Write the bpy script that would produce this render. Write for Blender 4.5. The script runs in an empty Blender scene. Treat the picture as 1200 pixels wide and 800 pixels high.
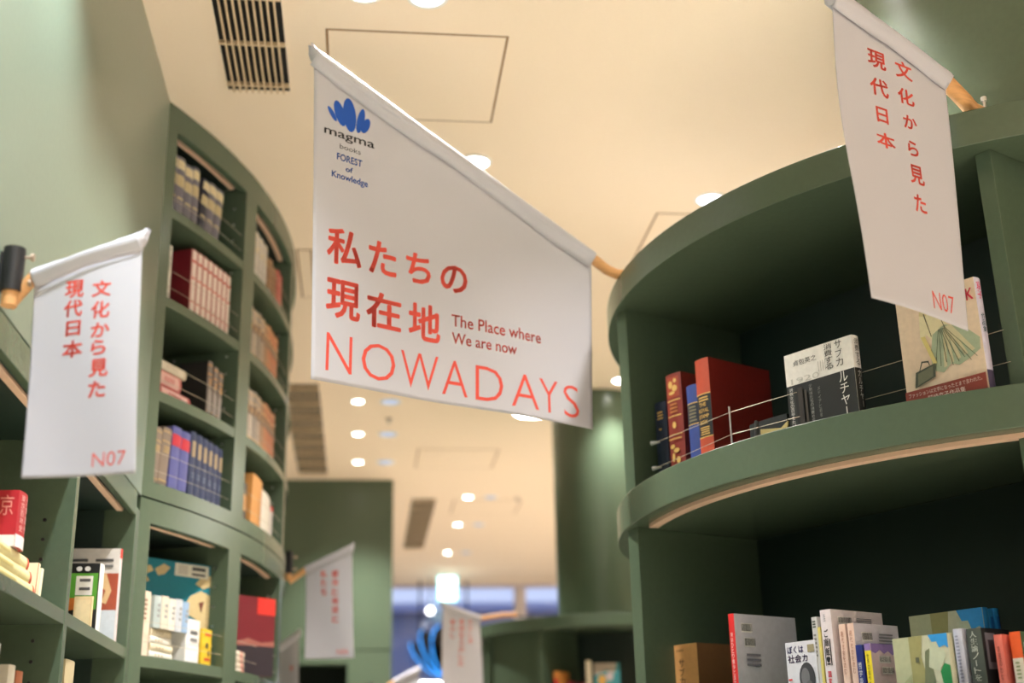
import bpy, bmesh, math, random
from mathutils import Vector, Matrix
random.seed(7)
SC = bpy.context.scene
COL = SC.collection
EYE = 1.5                      # camera height above the floor; heights below are given from eye level (E)
def V(*a): return Vector(a)

# ---------------------------------------------------------------- camera
cam_data = bpy.data.cameras.new('camera')
cam = bpy.data.objects.new('camera', cam_data)
COL.objects.link(cam)
cam_data.sensor_width = 36.0
cam_data.lens = 36.0 * 1504.0 / 1200.0
cam.matrix_world = Matrix(((0.99357525, -0.01590047, -0.1120509, 0.0),
                           (-0.11106939, -0.32702518, -0.93846583, 0.0),
                           (-0.02172142, 0.94488185, -0.32669018, EYE),
                           (0, 0, 0, 1)))
cam_data.clip_start = 0.05
cam_data.clip_end = 200
cam_data.dof.use_dof = True
cam_data.dof.focus_distance = 3.3
cam_data.dof.aperture_fstop = 1.6
SC.camera = cam

# ---------------------------------------------------------------- world, exposure, added fill lights
W = bpy.data.worlds.new('dusk_sky'); SC.world = W; W.use_nodes = True
W.node_tree.nodes['Background'].inputs[0].default_value = (0.62, 0.69, 0.95, 1)
W.node_tree.nodes['Background'].inputs[1].default_value = 0.72
SC.view_settings.view_transform = 'Standard'
SC.view_settings.look = 'None'
SC.view_settings.gamma = 1.0
SC.view_settings.exposure = 0.66
try: SC.view_settings.use_curve_mapping = False
except Exception: pass
CEIL = 2.4                      # ceiling above eye level
def area(name, loc, size, power, col, target=None):
    l = bpy.data.lights.new(name, 'AREA'); l.shape = 'RECTANGLE'; l.size = size[0]; l.size_y = size[1]
    l.energy = power; l.color = col
    o = bpy.data.objects.new(name, l); COL.objects.link(o); o.location = loc
    d = Vector(target) - Vector(loc)
    o.rotation_euler = d.to_track_quat('-Z', 'Y').to_euler()
    return o
WARM = (1.0, 0.955, 0.90)
area('fill_light', (0.9, -1.6, EYE+2.3), (4.5, 1.6), 34, (0.90, 0.95, 1.0), (0.9, 1.6, EYE))  # unseen area light added behind the camera as fill
area('fill_light.001', (3.4, 8.5, EYE+2.3), (1.5, 5.0), 60, (1.0, 0.97, 0.93), (2.6, 8.5, 0))  # second added area light, fills the background
SPOT_POWER = 190

# ---------------------------------------------------------------- materials
MC = {}
def lin(c):
    return tuple(((x/255)/12.92 if x/255 <= 0.04045 else ((x/255+0.055)/1.055)**2.4) for x in c)
def mat(key, rgb, rough=0.6, var=0.06, bump=0.0, scale=40.0, metal=0.0, emit=None, coat=0.0, trans=0.0, stretch=None):
    if key in MC: return MC[key]
    m = bpy.data.materials.new(key); m.use_nodes = True
    nt = m.node_tree; b = nt.nodes['Principled BSDF']
    base = lin(rgb)
    tc = nt.nodes.new('ShaderNodeTexCoord'); n = nt.nodes.new('ShaderNodeTexNoise')
    n.inputs['Scale'].default_value = scale; n.inputs['Detail'].default_value = 4
    if stretch:
        mp = nt.nodes.new('ShaderNodeMapping'); mp.inputs['Scale'].default_value = stretch
        nt.links.new(tc.outputs['Object'], mp.inputs[0]); nt.links.new(mp.outputs[0], n.inputs['Vector'])
    else: nt.links.new(tc.outputs['Object'], n.inputs['Vector'])
    r = nt.nodes.new('ShaderNodeValToRGB')
    r.color_ramp.elements[0].position = 0.3; r.color_ramp.elements[1].position = 0.7
    r.color_ramp.elements[0].color = tuple(x*(1-var) for x in base)+(1,)
    r.color_ramp.elements[1].color = tuple(min(1, x*(1+var)) for x in base)+(1,)
    nt.links.new(n.outputs['Fac'], r.inputs[0]); nt.links.new(r.outputs[0], b.inputs['Base Color'])
    b.inputs['Roughness'].default_value = rough; b.inputs['Metallic'].default_value = metal
    if coat: b.inputs['Coat Weight'].default_value = coat; b.inputs['Coat Roughness'].default_value = .22
    if trans:
        pass
    if bump:
        bp = nt.nodes.new('ShaderNodeBump'); bp.inputs['Strength'].default_value = bump; bp.inputs['Distance'].default_value = 0.004
        nt.links.new(n.outputs['Fac'], bp.inputs['Height']); nt.links.new(bp.outputs[0], b.inputs['Normal'])
    if emit:
        b.inputs['Emission Color'].default_value = lin(emit[0])+(1,); b.inputs['Emission Strength'].default_value = emit[1]
    MC[key] = m; return m
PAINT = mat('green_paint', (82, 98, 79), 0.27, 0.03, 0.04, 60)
PAINT_SHADE = mat('green_paint_shaded', (32, 50, 44), 0.5, 0.03, 0.05, 60)  # same green paint, darkened for the shade inside the bays
PAINT_LIT = mat('satin_paint_lit', (116, 132, 116), 0.3, 0.03, 0.03, 60, coat=0.3)  # same green paint, lamp wash on the left wall put into a lighter colour
CEILM = mat('cream_ceiling', (245, 227, 204), 0.9, 0.01, 0.03, 90)
FLOORM = mat('pale_stone_floor', (226, 214, 196), 0.5, 0.12, 0.02, 6, stretch=(1, 12, 1))
STRIP = mat('pale_wood_strip', (226, 192, 166), 0.6, 0.04, 0, 30)
CLOTH = mat('white_flag_cloth', (196, 195, 203), 0.85, 0.012, 0.10, 500)
ROD = mat('beech_rod', (214, 160, 104), 0.45, 0.14, 0.05, 18, stretch=(1, 1, 9))
BLACK = mat('black_plastic', (22, 22, 24), 0.45, 0.05)
STEEL = mat('steel', (200, 200, 198), 0.3, 0.03, metal=0.9)
WIREM = mat('steel_wire', (190, 180, 160), 0.4, 0.03, metal=0.4)
VENTSHADE = mat('vent_shade', (14, 14, 13), 0.95, 0.1)  # black that stands in for shade behind the vent slats
RECSHADE = mat('recess_shade', (30, 40, 34), 0.9, 0.1)  # shade of the wall opening put into a near-black green
RED = mat('red_print', (226, 84, 70), 0.75, 0.02)
BLUE = mat('blue_print', (24, 84, 182), 0.75, 0.02)
INK = mat('black_print', (24, 24, 26), 0.75, 0.02)
WHITEP = mat('white_enamel', (236, 234, 228), 0.5, 0.02)
PAGES = mat('page_edges', (226, 214, 186), 0.85, 0.10, 0, 260, stretch=(8, .3, .3))
def cmat(rgb, rough=0.5):
    rgb = tuple(int(x) for x in rgb)
    return mat('cover_%d_%d_%d' % rgb, rgb, rough, 0.05, 0.03, 70)

# ---------------------------------------------------------------- mesh helpers
def empty(name, loc=(0,0,0), rz=0.0):
    o = bpy.data.objects.new(name, None); COL.objects.link(o)
    o.location = loc; o.rotation_euler = (0, 0, rz); o.empty_display_size = 0.05
    return o
def tag(o, label=None, cat=None, group=None, kind=None):
    if label: o['label'] = label
    if cat: o['category'] = cat
    if group: o['group'] = group
    if kind: o['kind'] = kind
    return o
class MB:
    def __init__(s): s.v = []; s.f = []; s.mi = []; s.mats = []
    def m(s, m):
        if m not in s.mats: s.mats.append(m)
        return s.mats.index(m)
    def add(s, vs, fs, m=None):
        k = len(s.v); s.v += [tuple(p) for p in vs]
        i = s.m(m) if m else 0
        for f in fs: s.f.append(tuple(j+k for j in f)); s.mi.append(i)
    def box(s, x0, y0, z0, x1, y1, z1, m=None, M=None):
        vs = [V(x,y,z) for z in (z0,z1) for y in (y0,y1) for x in (x0,x1)]
        if M: vs = [M @ v for v in vs]
        s.add(vs, [(0,2,3,1),(4,5,7,6),(0,1,5,4),(2,6,7,3),(0,4,6,2),(1,3,7,5)], m)
    def quadprism(s, pts, z0, z1, m=None):
        n = len(pts); vs = [(x,y,z0) for x,y in pts]+[(x,y,z1) for x,y in pts]
        s.add(vs, [tuple(range(n-1,-1,-1)), tuple(range(n,2*n))]+[(i,(i+1)%n,n+(i+1)%n,n+i) for i in range(n)], m)
    def sector(s, c, r0, r1, a0, a1, z0, z1, n=24, m=None):
        vs = []; fs = []
        for i in range(n+1):
            a = math.radians(a0+(a1-a0)*i/n); ca, sa = math.cos(a), math.sin(a)
            for r, z in ((r0,z0),(r1,z0),(r1,z1),(r0,z1)): vs.append((c[0]+r*ca, c[1]+r*sa, z))
        for i in range(n):
            for j in range(4):
                k = i*4; fs.append((k+j, k+(j+1)%4, k+4+(j+1)%4, k+4+j))
        fs += [(0,1,2,3), (n*4+3,n*4+2,n*4+1,n*4)]
        s.add(vs, fs, m)
    def disc(s, c, r, z0, z1, n=128, m=None):
        s.quadprism([(c[0]+r*math.cos(2*math.pi*i/n), c[1]+r*math.sin(2*math.pi*i/n)) for i in range(n)], z0, z1, m)
    def tube(s, pts, rad, n=10, m=None, cap=True):
        P = [Vector(p) for p in pts]; vs = []; fs = []
        rads = rad if isinstance(rad, (list,tuple)) else [rad]*len(P)
        for i, p in enumerate(P):
            d = (P[min(i+1,len(P)-1)]-P[max(i-1,0)]).normalized()
            u = d.cross(V(0,0,1)); u = u.normalized() if u.length > 1e-4 else V(1,0,0)
            w = d.cross(u).normalized()
            for k in range(n):
                a = 2*math.pi*k/n; vs.append(p+(u*math.cos(a)+w*math.sin(a))*rads[i])
        for i in range(len(P)-1):
            for k in range(n): fs.append((i*n+k, i*n+(k+1)%n, (i+1)*n+(k+1)%n, (i+1)*n+k))
        if cap: fs += [tuple(range(n)), tuple(range(len(vs)-1, len(vs)-n-1, -1))]
        s.add(vs, fs, m)
    def build(s, name, m=None, parent=None, smooth=False, bevel=0.0, loc=None):
        me = bpy.data.meshes.new(name); me.from_pydata(s.v, [], s.f)
        if m: me.materials.append(m)
        else:
            for q in s.mats: me.materials.append(q)
            me.polygons.foreach_set('material_index', s.mi)
        bm = bmesh.new(); bm.from_mesh(me)
        bmesh.ops.recalc_face_normals(bm, faces=bm.faces[:]) if not getattr(s, 'keep', False) else None
        bm.to_mesh(me); bm.free()
        if smooth:
            me.polygons.foreach_set('use_smooth', [True]*len(me.polygons))
            try: me.set_sharp_from_angle(angle=math.radians(35))
            except Exception: pass
        o = bpy.data.objects.new(name, me); COL.objects.link(o)
        if parent: o.parent = parent
        if loc: o.location = loc
        if bevel:
            b = o.modifiers.new('bevel', 'BEVEL'); b.width = bevel; b.segments = 2; b.limit_method = 'ANGLE'; b.angle_limit = math.radians(50)
        return o

# ---------------------------------------------------------------- lettering
TC = {}
def glyphs(text, offset=0.0):
    """flat outline mesh of a string (verts 2D, faces), made from a text curve"""
    k = (text, offset)
    if k in TC: return TC[k]
    cu = bpy.data.curves.new('lettering_curve', 'FONT'); cu.body = text; cu.size = 1.0; cu.resolution_u = 3; cu.offset = offset
    o = bpy.data.objects.new('lettering_curve', cu); COL.objects.link(o)
    dg = bpy.context.evaluated_depsgraph_get(); dg.update()
    me = o.evaluated_get(dg).to_mesh()
    vs = [(v.co.x, v.co.y) for v in me.vertices]; fs = [tuple(p.vertices) for p in me.polygons]
    o.evaluated_get(dg).to_mesh_clear()
    bpy.data.objects.remove(o); bpy.data.curves.remove(cu)
    # keep only used vertices
    used = sorted({i for f in fs for i in f}); mp = {i: j for j, i in enumerate(used)}
    vs = [vs[i] for i in used]; fs = [tuple(mp[i] for i in f) for f in fs]
    TC[k] = (vs, fs); return TC[k]
def text_in(text, u0, v0, u1, v1, offset=0.0):
    vs, fs = glyphs(text, min(offset, 0.0))
    if not vs: return [], []
    if offset > 0:            # a bolder cut: the outline laid down again with small shifts
        V2, F2 = [], []
        for dx, dy in ((0,0),(offset,0),(-offset,0),(0,offset),(0,-offset),(.7*offset,.7*offset),(-.7*offset,.7*offset),(.7*offset,-.7*offset),(-.7*offset,-.7*offset)):
            k = len(V2); V2 += [(x+dx, y+dy) for x, y in vs]; F2 += [tuple(i+k for i in f) for f in fs]
        vs, fs = V2, F2
    x0 = min(p[0] for p in vs); x1 = max(p[0] for p in vs); y0 = min(p[1] for p in vs); y1 = max(p[1] for p in vs)
    sx = (u1-u0)/max(1e-6, x1-x0); sy = (v1-v0)/max(1e-6, y1-y0)
    return [(u0+(p[0]-x0)*sx, v0+(p[1]-y0)*sy) for p in vs], fs
def subdiv2d(vs, fs, L):
    bm = bmesh.new(); bv = [bm.verts.new((x,y,0)) for x,y in vs]
    for f in fs:
        try: bm.faces.new([bv[i] for i in f])
        except Exception: pass
    for _ in range(4):
        e = [e for e in bm.edges if e.calc_length() > L]
        if not e: break
        bmesh.ops.subdivide_edges(bm, edges=e, cuts=1)
        bmesh.ops.triangulate(bm, faces=bm.faces[:])
    bm.verts.index_update()
    out = [(v.co.x, v.co.y) for v in bm.verts], [tuple(v.index for v in f.verts) for f in bm.faces]
    bm.free(); return out

# ---------------------------------------------------------------- SETTING
WX = -0.733                                   # plane of the left wall and straight bookcase
DC = (-3.294, 5.735); DR = 2.948              # centre and radius of the left curved bookcase
RC = (2.30, 3.99); RR = 1.47                  # centre and radius of the right round bookcase
mb = MB(); mb.box(-7, -4, -0.1, 9, 16.3, 0); tag(mb.build('floor', FLOORM), kind='structure')
mb = MB(); mb.box(-7, -4, EYE+CEIL, 9, 16.3, EYE+CEIL+.1); ceiling = tag(mb.build('ceiling', CEILM), kind='structure')
mb = MB(); mb.box(WX-.3, -4, EYE+.93, WX, 4.283, EYE+CEIL); tag(mb.build('wall_left', PAINT_LIT), kind='structure')
mb = MB(); mb.box(9, -4, 0, 9.1, 16.3, EYE+CEIL); tag(mb.build('wall_right', WHITEP), kind='structure')
mb = MB(); mb.box(-7, -4.1, 0, 9, -4, EYE+CEIL); tag(mb.build('wall_rear', WHITEP), kind='structure')
mb = MB(); mb.box(-7.1, -4, 0, -7, 16.3, EYE+CEIL); tag(mb.build('wall_far_left', PAINT), kind='structure')
# green wall in the middle distance, with a shelf opening low down
wm = empty('wall_middle', (0,0,0)); tag(wm, kind='structure')
mb = MB(); mb.box(-3.2, 10.41, EYE+1.035, .232, 10.9, EYE+CEIL); mb.build('upper_panel', PAINT, wm)
mb = MB(); mb.box(-3.2, 10.415, 0, -.62, 10.9, EYE+1.03); mb.box(-.115, 10.415, 0, .229, 10.9, EYE+1.03); mb.box(-.62, 10.415, EYE+.93, -.115, 10.9, EYE+1.03)
mb.build('lower_panel', PAINT, wm)
mb = MB(); mb.box(-.62, 10.8, 0, -.115, 10.9, EYE+.93); mb.box(-.62, 10.42, EYE+.50, -.115, 10.85, EYE+.53); mb.build('shelf_recess', RECSHADE, wm)

# access hatches in the ceiling
def hatch(x0, y0, x1, y1, label):
    r = empty('ceiling_hatch', ((x0+x1)/2, (y0+y1)/2, EYE+CEIL)); tag(r, label, 'hatch')
    w, d = (x1-x0)/2, (y1-y0)/2
    f = MB(); j = .0045
    for a in ((-w-j,-d-j,w+j,-d+j), (-w-j,d-j,w+j,d+j), (-w-j,-d,-w+j,d), (w-j,-d,w+j,d)): f.box(a[0],a[1],-.0008,a[2],a[3],0)
    f.build('joint', mat('hatch_joint', (150,118,84), .9), r)
    p = MB(); p.box(-w+j,-d+j,-.002,w-j,d-j,0); p.build('panel', CEILM, r)
hatch(-.151, 3.752, .457, 4.345, 'square ceiling hatch directly above the large NOWADAYS flag')
hatch(.395, 9.38, 1.0, 9.98, 'square ceiling hatch beside the three bright downlights')
hatch(.79, 11.18, 1.39, 11.78, 'square ceiling hatch farthest back, beside the distant vent')
hatch(1.278, 5.12, 1.88, 5.72, 'square ceiling hatch half hidden behind the right round bookcase')
hatch(-.335, 5.63, -.27, 6.25, 'narrow edge of a ceiling hatch beside the left curved bookcase')

# louvred air vents
def vent(x0, y0, x1, y1, label, nslat, pitch, dirt=False):
    r = empty('air_vent', ((x0+x1)/2, (y0+y1)/2, EYE+CEIL)); tag(r, label, 'vent')
    w, d = (x1-x0)/2, (y1-y0)/2
    b = MB(); b.box(-w,-d,-.0015,w,d,-.0005); b.build('shade_sheet', VENTSHADE, r)  # flat black sheet painted as the shade inside the vent
    f = MB()
    for a in ((-w-.012,-d-.012,w+.012,-d), (-w-.012,d,w+.012,d+.012), (-w-.012,-d,-w,d), (w,-d,w+.012,d)): f.box(a[0],a[1],-.004,a[2],a[3],0)
    f.build('frame', CEILM, r)
    me = None
    for i in range(nslat):
        x = -w+2*w*(i+.5)/nslat if False else -w+2*w*(i+1)/(nslat+1)
        if me is None:
            s = MB(); s.box(-.0032,-d,-(.016 if y1 < 5 else .007),.0032,d,-.002); o = s.build('slat', mat('vent_slat', (214,190,156), .7), r, loc=(x,0,0)); me = o.data
        else:
            o = bpy.data.objects.new('slat', me); COL.objects.link(o); o.parent = r; o.location = (x,0,0)
    y = d-.05; me = None
    while y > -d:
        if me is None:
            s = MB(); s.box(-w,-.004,-.017,w,.004,-.002); o = s.build('cross_bar', mat('vent_slat', (214,190,156), .7), r, loc=(0,y,0)); me = o.data
        else:
            o = bpy.data.objects.new('cross_bar', me); COL.objects.link(o); o.parent = r; o.location = (0,y,0)
        y -= pitch
vent(-.513, 2.1, -.293, 4.165, 'large black slotted ceiling vent above the left wall', 9, .27)
vent(-.526, 7.75, -.300, 10.2, 'long slotted ceiling vent beside the three bright downlights', 10, .33)
vent(.414, 11.13, .625, 13.6, 'distant grey ceiling vent above the blue glass front', 8, .33)

# downlights
GLOW = mat('lamp_glow', (255,250,240), .5, 0, emit=((255,250,240), 14))
LENS = mat('pale_blue_lens', (176,194,226), .25, .03, emit=((176,200,240), .35))
def downlight(x, y, label, on=True, spot=True, r=.055, power=None, glow=None, group=None, tilt=(0,0), color=None):
    root = empty('downlight', (x, y, EYE+CEIL)); tag(root, label, 'downlight', group)
    f = MB(); n = 24; vs = []; prof = ((r+.014,0),(r+.013,-.005),(r+.001,-.006),(r,-.003))
    for rr, z in prof:
        for i in range(n): a = 2*math.pi*i/n; vs.append((rr*math.cos(a), rr*math.sin(a), z))
    f.add(vs, [(j*n+i, j*n+(i+1)%n, (j+1)*n+(i+1)%n, (j+1)*n+i) for j in range(len(prof)-1) for i in range(n)])
    f.build('trim_ring', WHITEP, root, smooth=True)
    g = MB(); g.disc((0,0), r, -.0035, -.001, 24); g.build('lens', glow or (GLOW if on else LENS), root)
    if spot:
        l = bpy.data.lights.new('downlight_beam', 'SPOT'); l.energy = power or SPOT_POWER; l.color = color or WARM
        l.spot_size = math.radians(105); l.spot_blend = .9; l.shadow_soft_size = .05
        o = bpy.data.objects.new('downlight_beam', l); COL.objects.link(o); o.parent = root; o.location = (0,0,-.03)
        o.rotation_euler = (tilt[0], tilt[1], 0)
downlight(-.028, 3.52, 'bright downlight glaring at the top edge above the hatch')
downlight(.175, 3.535, 'round glass downlight at the top edge, second from the vent', glow=mat('lamp_frost', (235,240,250), .3, 0, emit=((225,235,255), 2.6)), spot=False)
downlight(.425, 4.68, 'small downlight just behind the large flag rod')
downlight(1.477, 4.96, 'pale downlight touching the rim of the right round bookcase', glow=mat('lamp_frost', (235,240,250), .3, 0), power=60)
downlight(1.60, 7.60, 'downlight just in front of the background column top', power=60)
downlight(1.13, 8.36, 'wide glowing downlight beside the background column', r=.13, power=70)
for i, y in enumerate((8.13, 8.95, 9.79)):
    w = ('nearest', 'middle', 'farthest')[i]
    downlight(-.055, y, r=.034, label=w+' bright lamp of the three beside the long vent')
    downlight(.157, y, w+' pale blue unlit lamp of the three under the large flag', on=False, spot=False, r=.06)
for i, y in enumerate((11.06, 12.3, 13.87)):
    w = ('nearest', 'middle', 'farthest')[i]
    downlight(.90, y, r=.036, label=w+' bright lamp of the back row right of the distant vent')
    downlight(1.10, y, w+' pale unlit lamp of the back row', on=False, spot=False, r=.05)
for i, (x, y) in enumerate(((.157, 8.55), (1.34, 11.1))):
    r = empty('sprinkler', (x, y, EYE+CEIL)); tag(r, ('small dark sprinkler head between pale lamps under the large flag', 'small dark sprinkler head beside the farthest hatch')[i], 'sprinkler')
    m = MB(); m.disc((0,0), .022, -.004, 0, 16); m.build('cover_plate', mat('dull_metal', (120,108,96), .5), r)
    m = MB(); m.tube([(0,0,-.004),(0,0,-.03)], .008, 8); m.disc((0,0), .014, -.034, -.03, 12); m.build('nozzle', STEEL, r)
# unseen lamps, mostly added to brighten floor and ceiling; the left-wall row follows wall scallops
for i, (x, y, p) in enumerate(((-.40, 2.55, 120), (-.40, 1.75, 120), (-.40, .9, 90), (1.0, -.3, 230), (2.6, -.3, 230), (.2, -1.7, 260), (1.9, -1.9, 260), (2.3, .9, 200), (1.25, 3.25, 90), (2.6, 1.9, 15), (4.2, .2, 260), (4.6, 2.2, 260), (4.8, 4.2, 260), (1.7, 6.2, 150), (3.6, 6.2, 260), (3.0, 8.2, 260), (3.4, 10.2, 260), (5.4, 8.2, 260), (3.0, 12.4, 260), (5.4, 12.0, 260))):
    downlight(x, y, 'unseen ceiling downlight beyond the picture', power=p, color=(.90,.96,1.0) if x == -.40 else None, group='downlights beyond the picture')

# ---------------------------------------------------------------- glass front and outside
wg = empty('window_1', (0, 16.3, 0)); tag(wg, kind='structure')
fr = MB()
fr.box(-7, -.04, EYE+2.37, 9, .06, EYE+CEIL); fr.build('head_frame', mat('front_head', (205,196,214), .6), wg)
for x in (-3.4, -.9, 1.66+.31, 4.4, 6.9):
    p = MB(); p.box(-.07, -.06, 0, .07, .06, EYE+2.37); p.build('mullion', mat('beige_mullion', (206,196,196), .5), wg, loc=(x,0,0))
gm = bpy.data.materials.new('window_glass'); gm.use_nodes = True
nt = gm.node_tree; nt.nodes.clear(); o_ = nt.nodes.new('ShaderNodeOutputMaterial'); mx = nt.nodes.new('ShaderNodeMixShader')
fz = nt.nodes.new('ShaderNodeFresnel'); tr = nt.nodes.new('ShaderNodeBsdfTransparent'); gl = nt.nodes.new('ShaderNodeBsdfGlossy')
tr.inputs[0].default_value = (.93,.96,1,1); gl.inputs[1].default_value = 0.02
nt.links.new(fz.outputs[0], mx.inputs[0]); nt.links.new(tr.outputs[0], mx.inputs[1]); nt.links.new(gl.outputs[0], mx.inputs[2]); nt.links.new(mx.outputs[0], o_.inputs[0])
xs = (-7, -3.4, -.9, 1.97, 4.4, 6.9, 9)
for a, b in zip(xs[:-1], xs[1:]):
    p = MB(); p.box(a+.07, -.006, 0, b-.07, .006, EYE+2.37); p.build('pane', gm, wg)
ob = empty('office_building', (2, 34, 0)); tag(ob, 'blue grey building front seen through the far glass', 'building')
m = MB(); m.box(-22, 0, -2, 22, 6, EYE+4.40); m.build('facade', mat('outside_facade', (126,134,160), .7), ob)
m = MB(); m.box(-22, -.3, EYE+4.30, 22, 0, EYE+4.52); m.build('parapet', mat('outside_parapet', (150,160,200), .7), ob)
m = MB()
for i in range(12):
    for k in range(3): m.box(-20+i*3.4, -.06, EYE-1.6+k*2.0, -17.6+i*3.4, -.01, EYE-.3+k*2.0)
m.build('window_band', mat('outside_window', (104,120,160), .2), ob)
st = MB(); st.box(-40, 16.4, -.3, 40, 60, -.2); tag(st.build('street', mat('street_paving', (110,110,116), .9)), kind='structure')

# illuminated exit sign
ex = empty('exit_sign', (.99, 15.3, EYE+2.10)); tag(ex, 'small glowing white ceiling sign in front of the blue glass', 'sign')
m = MB(); m.box(-.10,-.02,-.02,.10,.02,.25); m.build('lit_face', mat('exit_lit', (235,255,255), .5, 0, emit=((225,255,255), 2.6)), ex)
m = MB(); m.box(-.118,-.018,-.034,.118,.025,-.02); m.box(-.118,-.018,.25,.118,.025,.264); m.box(-.118,-.018,-.02,-.10,.025,.25); m.box(.10,-.018,-.02,.118,.025,.25)
m.build('frame', mat('exit_frame', (140,225,235), .5, 0, emit=((120,225,240), .8)), ex)
m = MB(); m.box(-.05,-.015,.264,.05,.015,.30); m.build('ceiling_mount', WHITEP, ex)
gb = empty('globe_lamp', (.80, 15.6, EYE+2.0)); gb.scale = (1.28,)*3; tag(gb, 'tiny round white globe lamp left of the exit sign', 'lamp')
m = MB()
vs=[]; fs=[]
for j in range(9):
    for i in range(16): t=math.pi*j/8; a=2*math.pi*i/16; vs.append((.035*math.sin(t)*math.cos(a), .035*math.sin(t)*math.sin(a), .035*math.cos(t)))
for j in range(8):
    for i in range(16): fs.append((j*16+i, j*16+(i+1)%16, (j+1)*16+(i+1)%16, (j+1)*16+i))
m.add(vs, fs); m.build('globe', mat('globe_glow', (255,255,255), .5, 0, emit=((255,255,255), 4)), gb, smooth=True)
m = MB(); m.tube([(0,0,.03),(0,0,(CEIL-2.0)/1.28)], .004, 6); m.build('cord', BLACK, gb)

# hanging logo sign with blue outline tubes and white letters
def petal(p0, p1, w, n=20):
    """closed outline of a tapered petal from p0 to p1"""
    a = V(p0[0],p0[1],0); b = V(p1[0],p1[1],0); d = b-a; c = (a+b)/2; L = d.length/2; d.normalize(); s = V(-d.y, d.x, 0)
    out = []
    for i in range(n):
        t = 2*math.pi*i/n; out.append(c+d*(L*math.cos(t))+s*(w/2*math.sin(t)))
    return [(q.x, q.y) for q in out]
hs = empty('hanging_logo_sign', (.84, 15.9, EYE+1.26)); hs.scale = (1.15,1,.9); tag(hs, 'dark hanging petal logo with blue neon outlines in front of the glass', 'sign')
PB = mat('sign_black', (14,14,18), .35)
NEON = mat('blue_neon', (60,150,240), .4, 0, emit=((50,150,245), 1.3))
for a, b, w in (((-.22,.44),(.06,.02),.10), ((-.10,.60),(.12,.00),.13), ((.08,.66),(.20,-.05),.19), ((.36,.62),(.30,-.03),.13), ((.50,.48),(.36,.02),.13)):
    o2 = petal(a, b, w*1.45, 24)
    m = MB(); n = len(o2); m.add([(x,-.03,y) for x,y in o2]+[(x,.03,y) for x,y in o2], [tuple(range(n)), tuple(range(2*n-1,n-1,-1))]+[(i,(i+1)%n,n+(i+1)%n,n+i) for i in range(n)])
    pp = m.build('petal', PB, hs)
    t = MB(); lo = [(x,-.035,y) for x, y in (o2[12:] + o2[:2])]
    t.tube(lo, .0085, 8); t.build('neon_tube', NEON, pp, smooth=True)
for x in (-.13, .37):
    m = MB(); m.tube([(x,0,.40),(x,0,(CEIL-1.26)/.9)], .011, 8); m.build('hanging_rod', BLACK, hs)
for txt, u0, v0, u1, v1 in (('magma', -.12, -.28, .42, -.07), ('books', .05, -.42, .28, -.32)):
    vs, fs = text_in(txt, u0, v0, u1, v1, .01); m = MB(); m.add([(x,-.03,y) for x,y in vs], fs)
    m.build('lettering', mat('letter_glow', (255,255,255), .5, 0, emit=((255,255,255), 3)), hs)

# ---------------------------------------------------------------- columns
def column(x, y, r, label, z0=0.0):
    m = MB(); n = 72; vs = []
    for z in (z0, EYE+CEIL):
        for i in range(n): a = 2*math.pi*i/n; vs.append((x+r*math.cos(a), y+r*math.sin(a), z))
    m.add(vs, [(i,(i+1)%n,n+(i+1)%n,n+i) for i in range(n)])
    o = m.build('round_column', PAINT, smooth=True); tag(o, label, 'column'); return o
column(1.52, 8.09, .30, 'green round column rising behind the small distant bookcase', EYE+.9125)
column(2.235, 3.285, .75, 'dark green round column rising out of the right round bookcase', EYE+1.605)

# ---------------------------------------------------------------- bookcases
def holes(m, pts, r=.0045):
    for p, d in pts: m.tube([p, tuple(Vector(p)+Vector(d)*.003)], r, 8)
def wire_part(name, pts, parent, r=.0008):
    m = MB(); m.tube(pts, r, 6); return m.build(name, WIREM, parent)
# straight bookcase below the left wall
sb = empty('straight_bookcase', (WX-.15, 2.4, 0)); tag(sb, 'green straight bookcase at lower left below the plain green wall', 'bookcase')
def inv(o, p): return (p[0]-o.location.x, p[1]-o.location.y, p[2]-o.location.z)
def boxp(name, root, x0,y0,z0,x1,y1,z1, m=PAINT, bevel=.0015, lab=None):
    b = MB(); L = root.location; b.box(x0-L.x,y0-L.y,z0-L.z,x1-L.x,y1-L.y,z1-L.z); o = b.build(name, m, root, bevel=bevel)
    if lab: o['label'] = lab
    return o
SD = .34
boxp('top_rail', sb, WX-.02, -1.0, EYE+.852, WX, 4.21, EYE+.926)
boxp('top_board', sb, WX-SD, -1.0, EYE+.880, WX-.02, 4.283, EYE+.926)
boxp('soffit', sb, WX-SD, -1.0, EYE+.868, WX-.02, 4.21, EYE+.880, PAINT_SHADE)
boxp('back_panel', sb, WX-SD-.02, -1.0, 0, WX-SD, 4.283, EYE+.926, PAINT_SHADE)
for i, y in enumerate((.35, 1.83, 3.325)):
    d = boxp('divider', sb, WX-SD, y, 0, WX, y+.036, EYE+.868)
    m = MB(); L = sb.location
    for z in (.66, .61, .56, .51, .36, .31, .26, .21): holes(m, [((WX-.07-L.x, y-L.y-.0005, EYE+z), (0,-1,0)), ((WX-.24-L.x, y-L.y-.0005, EYE+z), (0,-1,0))])
    m.build('peg_hole', BLACK, d)
boxp('corner_stile', sb, WX-.1, 4.21, 0, WX, 4.283, EYE+.880)
boxp('end_panel', sb, WX-SD, 4.21, 0, WX-.1, 4.25, EYE+.868, PAINT_SHADE)
for z in (.433, .05, -.33, -.71):
    for (a, b) in ((-1.0, .35), (.386, 1.83), (1.866, 3.325), (3.361, 4.21)):
        boxp('shelf', sb, WX-SD, a, EYE+z-.034, WX-.001, b, EYE+z)
for (a, b) in ((.5, 1.78), (1.95, 3.27), (3.45, 4.17)):
    boxp('light_strip', sb, WX-.055, a, EYE+.856, WX-.035, b, EYE+.867, STRIP, .002)

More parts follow.
